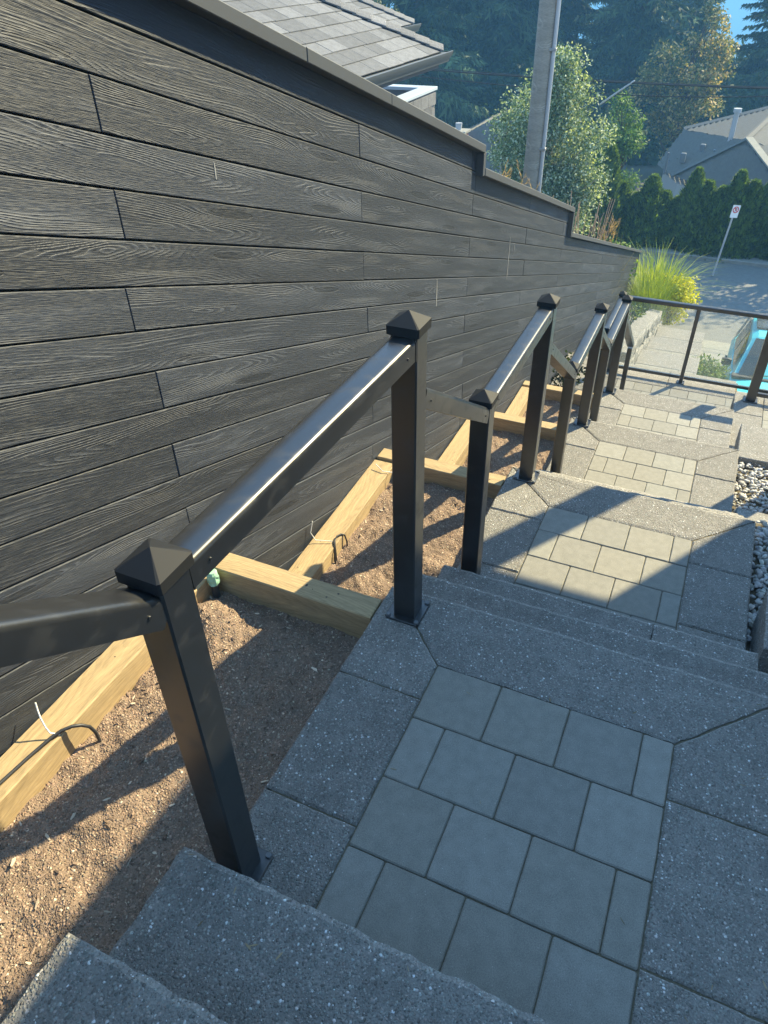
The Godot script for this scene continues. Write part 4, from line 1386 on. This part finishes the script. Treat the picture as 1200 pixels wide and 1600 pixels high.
# ---------------------------------------------------------------- pole, wires, sign
func make_utilities() -> void:
	var pole := thing("utility_pole", "weathered grey wooden utility pole with a pale conduit on its right side", "utility pole", Vector3(-3.24, -5.5, -13.15))
	var b := MB.new()
	var pts := PackedVector3Array()
	for i in 15: pts.append(Vector3(0.004 * sin(i * 1.3), i * 0.85, 0.0))
	b.tube(pts, 0.158, 0.13, 20)
	obj("shaft", b.mesh(), M.trunk, pole)
	b = MB.new()
	b.tube(PackedVector3Array([Vector3(0.165, 0, 0.06), Vector3(0.165, 5.0, 0.06), Vector3(0.158, 10, 0.06)]), 0.032, 0.032, 10)
	obj("conduit", b.mesh(), M.pipe, pole)
	for y in [3.2, 4.6, 6.0]:
		b = MB.new()
		b.box(Vector3(0.1, y, 0.02), Vector3(0.205, y + 0.04, 0.102), 0.004)
		obj("conduit_strap", b.mesh(), M.steel, pole)
	var k := 0
	for q in [[Vector3(-24, 0.1, -20.5), Vector3(-9.1, -0.62, -20), Vector3(0.1, -0.77, -20), Vector3(14, 0.2, -19.5), 0.018, "upper thin black power line crossing before the conifers"], [Vector3(-24, -0.1, -20.8), Vector3(-4.36, -1.03, -20.3), Vector3(0.15, -0.96, -20.3), Vector3(14, 0.0, -19.8), 0.012, "lower thin black power line crossing before the conifers"], [Vector3(-24, 0.3, -21.2), Vector3(-9.1, -0.70, -20.9), Vector3(0.1, -0.86, -20.9), Vector3(14, 0.1, -20.3), 0.010, "faint middle power line just under the upper one"]]:
		b = MB.new()
		var pp := PackedVector3Array()
		for i in 25:
			var t := i / 24.0
			pp.append((q[0] as Vector3).cubic_interpolate(q[3], q[0] + (q[0] - q[1]), q[3] + (q[3] - q[2]), t) * 0.0 + bez(q[0], q[1] * 1.0, q[2] * 1.0, q[3], t))
		b.tube(pp, q[4], q[4], 5)
		tag(obj("power_line", b.mesh(), M.sign_black), q[5], "power line")
	b = MB.new()
	b.tube(PackedVector3Array([Vector3(-3.45, -1.24, -20), Vector3(-3.1, -0.98, -20), Vector3(-2.74, -0.72, -20)]), 0.022, 0.018, 6)
	tag(obj("cable_drop", b.mesh(), M.pipe), "short pale cable slanting up to the power lines", "cable")
	var sign := thing("parking_sign", "white no-parking sign on a leaning thin pole before the hedge", "sign", Vector3(-0.02, -5.25, -21.0))
	sign.rotation = Vector3(0.0, 0.5, 0)
	b = MB.new()
	b.tube(PackedVector3Array([Vector3(0, 0, 0), Vector3(0.14, 1.75, 0.0)]), 0.025, 0.025, 8)
	obj("sign_pole", b.mesh(), M.pipe, sign)
	var tilt := Transform3D(Basis(Vector3.BACK, -0.08).scaled(Vector3(0.66, 0.66, 0.66)), Vector3(0.137, 1.64, 0.03))
	b = MB.new()
	b.box(Vector3(-0.15, -0.23, -0.004), Vector3(0.15, 0.23, 0.004), 0.0, tilt)
	var plate := obj("sign_plate", b.mesh(), M.sign, sign)
	b = MB.new()
	for i in 28:
		var a0 := TAU * i / 28; var a1 := TAU * (i + 1) / 28
		var p := []
		for q in [[0.085, a0], [0.12, a0], [0.12, a1], [0.085, a1]]:
			p.append(tilt * Vector3(cos(q[1]) * q[0], 0.06 + sin(q[1]) * q[0], 0.0062))
		b.quad(p[0], p[1], p[2], p[3], Vector3(0, 0, 1))
	var c := 0.707
	b.quad(tilt * Vector3(-0.085, 0.06 + 0.065, 0.0068), tilt * Vector3(-0.065, 0.06 + 0.085, 0.0068), tilt * Vector3(0.085, 0.06 - 0.065, 0.0068), tilt * Vector3(0.065, 0.06 - 0.085, 0.0068), Vector3(0, 0, 1))
	obj("red_ring", b.mesh(), M.red, plate)
	var tm := TextMesh.new()
	var sf := SystemFont.new()
	sf.font_names = PackedStringArray(["Droid Sans"])
	sf.font_weight = 700
	tm.font = sf
	tm.text = "P"
	tm.font_size = 40
	tm.pixel_size = 0.0042
	tm.depth = 0.001
	var lt := obj("letter", tm, M.sign_black, plate)
	lt.transform = tilt * Transform3D(Basis.IDENTITY, Vector3(0, 0.06, 0.0050))

func bez(a: Vector3, p: Vector3, q: Vector3, d: Vector3, t: float) -> Vector3:
	# a curve through all four points
	var tt := [0.0, 0.4, 0.64, 1.0]
	var P := [a, p, q, d]
	var r := Vector3.ZERO
	for i in 4:
		var w := 1.0
		for j in 4:
			if i != j: w *= (t - tt[j]) / (tt[i] - tt[j])
		r += P[i] * w
	return r

# ---------------------------------------------------------------- plants
func leaf(b: MB, p: Vector3, d: Vector3, nrm: Vector3, L: float, W: float) -> void:
	var s := d.cross(nrm).normalized() * W
	b.tri(p, p + d * L * 0.5 + s, p + d * L, nrm)
	b.tri(p, p + d * L, p + d * L * 0.5 - s, nrm)

func rv() -> Vector3:
	var v := Vector3(rng.randfn(0, 1), rng.randfn(0, 1), rng.randfn(0, 1))
	return v.normalized()

func broad_crown(clumps: Array, per: int, L: float, W: float, c0: Color, c1: Color, hi: Color, hi_share: float) -> ArrayMesh:
	var b := MB.new()
	for q in clumps:
		var c: Vector3 = q[0]; var r: float = q[1]
		var tone := rng.randf()
		for i in int(per * r * r):
			var o := rv()
			var p := c + o * r * pow(rng.randf(), 0.45) * Vector3(1, 0.8, 1)
			var k := c0.lerp(c1, clampf(tone * 0.6 + rng.randf() * 0.5, 0, 1))
			if rng.randf() < hi_share: k = hi * rng.randf_range(0.75, 1.2)
			b.col = k
			var d := (rv() + o * 0.5 + Vector3(0, -0.3, 0)).normalized()
			leaf(b, p, d, (rv() * 0.8 + o * 0.6 + Vector3(0, 0.5, 0)).normalized(), L * rng.randf_range(0.6, 1.25), W * rng.randf_range(0.7, 1.2))
	return b.mesh()

func tree_limbs(base: Vector3, clumps: Array, r: float, top: Vector3) -> ArrayMesh:
	var b := MB.new()
	b.tube(PackedVector3Array([base, base.lerp(top, 0.35) + Vector3(0.05, 0, 0.04), base.lerp(top, 0.7) - Vector3(0.06, 0, 0), top]), r, r * 0.25, 10)
	for i in clumps.size():
		if i % 2 == 0:
			var c: Vector3 = clumps[i][0]
			var t := clampf((c.y - base.y) / (top.y - base.y) - 0.25, 0.12, 0.9)
			var a := base.lerp(top, t)
			b.tube(PackedVector3Array([a, a.lerp(c, 0.5) + Vector3(0, 0.12, 0), c]), r * 0.3, r * 0.06, 6)
	return b.mesh()

func broadleaf(called: String, label: String, centre: Vector3, size: Vector3, base_y: float, n: int, per: int, L: float, W: float, cols: Array, hi_share: float, seed_: int, bark: Material, shape := 0) -> void:
	rng.seed = seed_
	var root := thing(called, label, "tree", Vector3(centre.x, base_y, centre.z))
	var cy := centre.y - base_y
	var clumps := []
	var lead := []
	for i in 9:
		lead.append(rv() * Vector3(0.8, 0.75, 0.8))
	for i in n:
		var o: Vector3 = lead[i % 9] + rv() * pow(rng.randf(), 0.4) * (0.34 + 0.3 * float(i % 9) / 9.0)
		if shape == 1:   # narrow at the top, wide low
			var t := (o.y + 1.0) / 2.0
			var k := lerpf(1.0, 0.35, t)
			o.x *= k; o.z *= k
		clumps.append([Vector3(o.x * size.x, cy + o.y * size.y, o.z * size.z), rng.randf_range(0.10, 0.26) * (size.x + size.y) * 0.5])
	obj("trunk", tree_limbs(Vector3.ZERO, clumps, 0.06 + size.x * 0.05, Vector3(0, cy + size.y * 0.6, 0)), bark, root)
	obj("crown", broad_crown(clumps, per, L, W, cols[0], cols[1], cols[2], hi_share), M.leaf, root)

# a conifer whose boughs droop and carry hanging sprays
func conifer_meshes(h: float, r: float, seed_: int, droop: float, dense: float) -> Array:
	rng.seed = seed_
	var t := MB.new()
	t.tube(PackedVector3Array([Vector3.ZERO, Vector3(0, h * 0.5, 0), Vector3(0, h, 0)]), h * 0.014, 0.03, 8)
	var b := MB.new()
	var y := h * 0.05
	while y < h:
		var f := y / h
		var n := int(lerpf(7, 4, f))
		var a0 := rng.randf() * TAU
		for i in n:
			var a := a0 + TAU * i / n + rng.randf_range(-0.35, 0.35)
			var L := r * pow(1.0 - f, 0.75) * rng.randf_range(0.62, 1.12) * (0.55 + 0.45 * smoothstep(0.0, 0.2, f)) + 0.15
			var out := Vector3(cos(a), 0, sin(a))
			var yy := y + rng.randf_range(-0.2, 0.2)
			var tone := rng.randf()
			var side := out.cross(Vector3.UP)
			var k := int(L * dense) + 2
			var prev := Vector3(0, yy, 0)
			for j in k:
				var s := (j + 0.6) / k
				var p := Vector3(0, yy, 0) + out * L * s + Vector3.DOWN * droop * L * (s - 0.45 * s * s)
				if j % 3 == 0:
					t.tri(prev, p, p + Vector3(0, -0.04, 0), side)
				prev = p
				for q in 5:
					var g := tone * 0.55 + 0.45 * rng.randf()
					g = g * g
					b.col = Color(lerpf(0.014, 0.17, g), lerpf(0.032, 0.25, g), lerpf(0.018, 0.11, g))
					var w := L * 0.24 * (1.05 - s) + 0.12
					var d := (side * rng.randf_range(-1.0, 1.0) + out * rng.randf_range(0.1, 0.9) + Vector3.DOWN * rng.randf_range(0.15, 1.0)).normalized()
					var len := (w + 0.22) * rng.randf_range(0.7, 1.4)
					var o := p + side * rng.randf_range(-1, 1) * w * 0.4
					var nn := d.cross(rv()).normalized()
					var sw := d.cross(nn) * 0.075
					b.tri(o - sw, o + sw, o + d * len, nn)
					b.tri(o + d * len * 0.3, o + d * len * 0.3 + (d + sw * 9.0).normalized() * len * 0.6, o + d * len * 0.55, nn)
		y += lerpf(0.55, 0.28, f) * h / 24.0 * 1.6
	return [t.mesh(), b.mesh()]

func column_cedar_mesh(h: float, r: float, seed_: int, n: int) -> ArrayMesh:
	rng.seed = seed_
	var b := MB.new()
	var ns := noise(seed_, 1.3, 3)
	for i in n:
		var f := pow(rng.randf(), 0.85)
		var a := rng.randf() * TAU
		var out := Vector3(cos(a), 0, sin(a))
		var lump := 1.0 + 0.55 * ns.get_noise_3d(out.x * 1.4, f * h * 1.6, out.z * 1.4)
		var rad := r * (1.0 - pow(f, 3.4)) * lump * pow(rng.randf(), 0.22) + 0.015
		var p := out * rad + Vector3(0, f * h, 0)
		var g := clampf(0.5 + 0.9 * ns.get_noise_3d(out.x * 3.0, f * h * 3.0, out.z * 3.0) + rng.randfn(0, 0.18), 0, 1)
		b.col = Color(lerpf(0.03, 0.2, g), lerpf(0.065, 0.3, g), lerpf(0.022, 0.07, g))
		var d := (Vector3.UP * 1.3 + out * 0.55 + rv() * 0.55).normalized()
		leaf(b, p, d, (out + rv() * 0.7).normalized(), rng.randf_range(0.08, 0.17), rng.randf_range(0.012, 0.024))
	return b.mesh()

func grass_mesh(n: int, h: float, spread: float, lean: float, c0: Color, c1: Color, seed_: int, wid := 0.007) -> ArrayMesh:
	rng.seed = seed_
	var b := MB.new()
	for i in n:
		var a := rng.randf() * TAU
		var o := Vector3(cos(a), 0, sin(a)) * spread * sqrt(rng.randf())
		var out := (o / maxf(spread, 0.01) + rv() * 0.6)
		out.y = 0
		var hh := h * rng.randf_range(0.55, 1.1)
		var l := lean * rng.randf_range(0.3, 1.4)
		var w := out.cross(Vector3.UP).normalized() * wid * rng.randf_range(0.7, 1.3)
		b.col = c0.lerp(c1, rng.randf()) * rng.randf_range(0.85, 1.15)
		var p0 := o
		for k in 4:
			var t1 := (k + 1) / 4.0
			var p1 := o + Vector3.UP * hh * (t1 - 0.28 * l * t1 * t1 * t1) + out * l * hh * 0.55 * t1 * t1
			var w0 := w * (1.0 - k / 4.0); var w1 := w * (1.0 - t1)
			b.quad(p0 - w0, p0 + w0, p1 + w1, p1 - w1, Vector3(0, 0.3, 1))
			p0 = p1
	return b.mesh()

func shrub(called: String, label: String, at: Vector3, size: Vector3, n: int, per: int, L: float, W: float, cols: Array, hi: float, seed_: int) -> void:
	rng.seed = seed_
	var root := thing(called, label, "shrub", at)
	var clumps := []
	for i in n:
		var o := rv() * pow(rng.randf(), 0.4)
		clumps.append([Vector3(o.x * size.x, size.y * (0.55 + 0.5 * o.y), o.z * size.z), rng.randf_range(0.2, 0.4) * (size.x + size.y) * 0.5])
	var b := MB.new()
	for c in clumps:
		b.tube(PackedVector3Array([Vector3(rng.randf_range(-0.04, 0.04), -0.05, rng.randf_range(-0.04, 0.04)), (c[0] as Vector3) * Vector3(0.5, 0.6, 0.5), c[0]]), 0.014, 0.004, 5)
	obj("stems", b.mesh(), M.bark, root)
	obj("foliage", broad_crown(clumps, per, L, W, cols[0], cols[1], cols[2], hi), M.leaf, root)

const ORD := ["first", "second", "third", "fourth", "fifth", "sixth", "seventh", "eighth", "ninth", "tenth", "eleventh", "twelfth", "thirteenth", "fourteenth", "fifteenth", "sixteenth", "seventeenth", "eighteenth", "nineteenth", "twentieth", "twenty-first", "twenty-second"]

func make_plants() -> void:
	# tall conifers down the hillside
	var kinds := [conifer_meshes(24.0, 4.6, 201, 0.42, 4.2), conifer_meshes(27.0, 5.0, 202, 0.55, 4.0), conifer_meshes(22.0, 3.6, 203, 0.3, 4.6)]
	var near := [[-15.4, -38.0, 1.0, 0], [-17.6, -45.0, 0.95, 1], [-17.1, -53.0, 1.0, 0], [-13.4, -46.5, 0.9, 1], [-11.0, -50.0, 1.05, 0], [-6.9, -48.5, 1.0, 1], [-4.5, -57.0, 0.64, 2], [-0.3, -52.0, 0.72, 2], [2.2, -49.0, 0.95, 0]]
	for i in near.size():
		var q = near[i]
		var root := thing("conifer_tree", "%s tall dark conifer from the left in the nearer row behind the houses" % ORD[i], "tree", Vector3(q[0], ground_y(q[0], q[1]) - 0.3, q[1]), "tall conifers on the hillside")
		root.rotation.y = i * 1.7
		root.scale = Vector3.ONE * q[2]
		obj("trunk", kinds[q[3]][0], M.bark, root)
		obj("crown", kinds[q[3]][1], M.needle, root)
	var far := [[-29.0, -76.0, 1.2, 1], [-24.0, -68.0, 1.1, 0], [-20.5, -78.0, 1.25, 1], [-15.8, -62.0, 1.1, 0], [-12.4, -76.0, 1.2, 1], [-9.6, -63.0, 1.1, 2], [-7.6, -78.0, 1.0, 0], [-36.0, -72.0, 1.2, 0]]
	for i in far.size():
		var q = far[i]
		var root := thing("conifer_tree", "%s tall conifer listed from the left in the hazier farther row" % ORD[i], "tree", Vector3(q[0], ground_y(q[0], q[1]) - 0.3, q[1]), "hazy conifers farther down the hillside")
		root.rotation.y = i * 2.3 + 0.5
		root.scale = Vector3.ONE * q[2]
		obj("trunk", kinds[q[3]][0], M.bark, root)
		obj("crown", kinds[q[3]][1], M.needle, root)
	# low wood between the conifer trunks
	rng.seed = 404
	var cl := []
	for i in 130:
		var z := rng.randf_range(-74, -40)
		cl.append([Vector3(rng.randf_range(-34, 7) * (-z / 60.0), ground_y(0, z) + rng.randf_range(0.3, 3.6), z), rng.randf_range(1.2, 2.4)])
	var under := obj("undergrowth", broad_crown(cl, 150, 0.4, 0.12, Color(0.02, 0.045, 0.02), Color(0.045, 0.08, 0.03), Color(0.09, 0.12, 0.05), 0.08), M.leaf)
	stuff(under)
	# broadleaf trees
	broadleaf("silver_leaf_tree", "pale silver-green leafy tree behind the utility pole", Vector3(-4.6, -1.95, -20.0), Vector3(1.75, 2.6, 1.5), -6.3, 230, 1300, 0.082, 0.023, [Color(0.09, 0.14, 0.06), Color(0.2, 0.27, 0.14), Color(0.5, 0.56, 0.42)], 0.35, 501, M.pale_bark, 1)
	broadleaf("young_tree", "smaller pale green tree on the left of the pole above the fence", Vector3(-5.55, -2.75, -19.4), Vector3(0.85, 1.25, 0.9), -6.0, 50, 900, 0.08, 0.023, [Color(0.07, 0.12, 0.045), Color(0.15, 0.22, 0.09), Color(0.42, 0.48, 0.32)], 0.28, 502, M.pale_bark, 1)
	broadleaf("maple_tree", "maple turning orange-brown at its top, right of centre before the conifers", Vector3(-3.0, -3.1, -38.0), Vector3(1.7, 2.5, 1.6), -8.5, 110, 620, 0.14, 0.05, [Color(0.09, 0.12, 0.04), Color(0.20, 0.2, 0.07), Color(0.52, 0.38, 0.17)], 0.32, 503, M.bark)
	broadleaf("cedar_tree", "rounded bright green cedar between the silver-green tree and the hedge", Vector3(-3.45, -3.6, -24.6), Vector3(1.25, 1.65, 1.1), -6.3, 95, 1200, 0.12, 0.022, [Color(0.05, 0.11, 0.03), Color(0.12, 0.21, 0.055), Color(0.22, 0.33, 0.10)], 0.18, 504, M.bark, 1)
	broadleaf("street_tree", "broad leafy street tree beyond the right edge, shading the road", Vector3(4.6, -0.9, -26.2), Vector3(2.4, 2.2, 2.4), -5.6, 90, 300, 0.14, 0.05, [Color(0.04, 0.075, 0.02), Color(0.09, 0.13, 0.04), Color(0.14, 0.2, 0.06)], 0.1, 505, M.bark)
	broadleaf("yellowing_tree", "yellow-green tree top showing between the roofs at the top left", Vector3(-14.6, -0.6, -31.0), Vector3(1.1, 2.0, 1.2), -7.6, 50, 420, 0.13, 0.045, [Color(0.07, 0.10, 0.03), Color(0.16, 0.17, 0.05), Color(0.3, 0.27, 0.1)], 0.25, 506, M.bark)
	# the cedar hedge along the far side of the road
	var cols := [column_cedar_mesh(2.6, 0.42, 601, 12000), column_cedar_mesh(2.4, 0.40, 602, 11000), column_cedar_mesh(2.8, 0.44, 603, 12500)]
	var hx := -4.3
	rng.seed = 640
	for i in 22:
		var root := thing("hedge_cedar", "%s cedar column from the left in the hedge along the road" % ORD[i], "hedge plant", Vector3(hx, -5.75, -23.0 + rng.randf_range(-0.15, 0.15)), "cedar columns of the roadside hedge")
		var s := rng.randf_range(0.70, 1.02) * (1.1 if i < 4 else 1.0)
		root.scale = Vector3(rng.randf_range(0.95, 1.3), s, rng.randf_range(0.95, 1.3))
		root.rotation.y = rng.randf() * TAU
		obj("foliage", cols[i % 3], M.leaf, root)
		var tb := MB.new()
		tb.tube(PackedVector3Array([Vector3(0, -0.2, 0), Vector3(0, 2.2, 0)]), 0.04, 0.01, 6)
		obj("trunk", tb.mesh(), M.bark, root)
		hx += rng.randf_range(0.34, 0.46)
	# clump of tall grass and shrubs at the foot of the fence
	var g := thing("grass_clump", "tall clump of bright yellow-green grass beyond the end of the fence", "ornamental grass", Vector3(-1.15, -4.85, -16.9))
	obj("blades", grass_mesh(800, 1.6, 0.45, 1.15, Color(0.2, 0.3, 0.03), Color(0.5, 0.52, 0.09), 701, 0.014), M.leaf, g)
	g = thing("grass_clump", "shorter clump of green grass in front of the tall yellow-green grass", "ornamental grass", Vector3(-1.05, -4.3, -15.2))
	obj("blades", grass_mesh(800, 1.0, 0.32, 0.9, Color(0.12, 0.2, 0.03), Color(0.3, 0.36, 0.07), 702, 0.009), M.leaf, g)
	shrub("yellow_shrub", "bright yellow-leaved shrub right of the tall grass at the road edge", Vector3(-0.68, -5.0, -16.9), Vector3(0.5, 0.95, 0.45), 36, 1500, 0.085, 0.026, [Color(0.36, 0.38, 0.02), Color(0.62, 0.58, 0.03), Color(0.72, 0.66, 0.05)], 0.3, 703)
	shrub("low_shrub", "low green shrub on the bank beside the stacked stone wall", Vector3(-1.2, -3.85, -13.2), Vector3(0.26, 0.4, 0.9), 24, 1800, 0.06, 0.016, [Color(0.08, 0.14, 0.03), Color(0.2, 0.27, 0.05), Color(0.42, 0.4, 0.05)], 0.12, 704)
	shrub("low_shrub", "second low shrub, with yellow leaf tips, higher on the bank by the fence", Vector3(-1.25, -3.2, -11.3), Vector3(0.2, 0.35, 0.7), 16, 1800, 0.055, 0.015, [Color(0.08, 0.14, 0.03), Color(0.2, 0.27, 0.05), Color(0.4, 0.38, 0.05)], 0.1, 705)
	shrub("feathery_shrub", "feathery green shrub behind the glass beside the turquoise car", Vector3(0.33, -4.75, -12.0), Vector3(0.36, 1.08, 0.34), 34, 5200, 0.085, 0.012, [Color(0.07, 0.13, 0.03), Color(0.16, 0.24, 0.06), Color(0.28, 0.36, 0.1)], 0.15, 706)
	shrub("dark_shrub", "dark leafy shrub on the wide landing between fence and handrail", Vector3(-1.3, -2.5, -7.95), Vector3(0.14, 0.5, 0.2), 14, 3200, 0.05, 0.016, [Color(0.02, 0.03, 0.015), Color(0.04, 0.06, 0.025), Color(0.14, 0.16, 0.1)], 0.06, 707)
	# plants in the neighbour's garden, over the fence
	var plume := [[-2.5, -9.1, 0.95], [-2.28, -9.0, 0.8], [-1.85, -13.5, 1.2]]
	var pl := ["tan plume grass showing over the fence just left of the pole", "smaller tan plume grass at the foot of the pole", "tan seed heads of grass showing over the low end of the fence"]
	for i in 3:
		var q = plume[i]
		var gy := ground_y(q[0], q[1])
		var top: float = [-0.28, -0.45, -2.05][i]
		g = thing("plume_grass", pl[i], "ornamental grass", Vector3(q[0], gy, q[1]))
		obj("blades", grass_mesh(220, top - gy, 0.16, 0.5, Color(0.2, 0.17, 0.07), Color(0.36, 0.27, 0.13), 720 + i, 0.006), M.leaf, g)
		rng.seed = 740 + i
		var b := MB.new()
		for k in 26:
			var d := (Vector3.UP * 1.6 + rv()).normalized()
			var o := Vector3(rng.randf_range(-0.12, 0.12), (top - gy) * rng.randf_range(0.78, 0.95), rng.randf_range(-0.12, 0.12))
			for m in 16:
				b.col = Color(0.42, 0.28, 0.16) * rng.randf_range(0.7, 1.3)
				leaf(b, o + d * 0.014 * m, (d + rv() * 0.5).normalized(), rv(), 0.05, 0.004)
		obj("plumes", b.mesh(), M.leaf, g)
	rng.seed = 760
	var sb := MB.new()
	for i in 46:
		var x := rng.randf_range(-3.1, -2.0); var z := rng.randf_range(-14.6, -12.6)
		var y0 := ground_y(x, z)
		var hgt := rng.randf_range(2.2, 2.75)
		sb.tube(PackedVector3Array([Vector3(x, y0, z), Vector3(x + rng.randfn(0, 0.05), y0 + hgt * 0.5, z), Vector3(x + rng.randfn(0, 0.16), y0 + hgt, z + rng.randfn(0, 0.1))]), 0.012, 0.005, 5)
	tag(obj("dry_stalks", sb.mesh(), mat(lin(0.36, 0.24, 0.15), 0.8)), "bundle of dry brown stalks standing behind the fence right of the pole", "plant stalks")
	shrub("yellow_flower_shrub", "small shrub with yellow flowers at the foot of the pole behind the fence", Vector3(-2.75, ground_y(-2.7, -12.4) - 0.1, -12.4), Vector3(0.4, 2.1, 0.4), 24, 700, 0.07, 0.025, [Color(0.06, 0.11, 0.03), Color(0.12, 0.2, 0.05), Color(0.55, 0.45, 0.03)], 0.18, 770)
	shrub("green_shrub", "green shrub below the dry stalks at the lower step of the fence", Vector3(-2.15, ground_y(-2.1, -15.2), -15.2), Vector3(0.5, 1.9, 0.6), 30, 800, 0.08, 0.028, [Color(0.06, 0.12, 0.03), Color(0.13, 0.22, 0.05), Color(0.3, 0.36, 0.08)], 0.14, 771)

func _ready() -> void:
	make_view()
	make_materials()
	make_ground()
	make_path()
	make_litter()
	make_fence()
	make_handrail()
	make_bed()
	make_gravel()
	make_street()
	make_houses()
	make_shade_porch()
	make_car()
	make_utilities()
	make_plants()
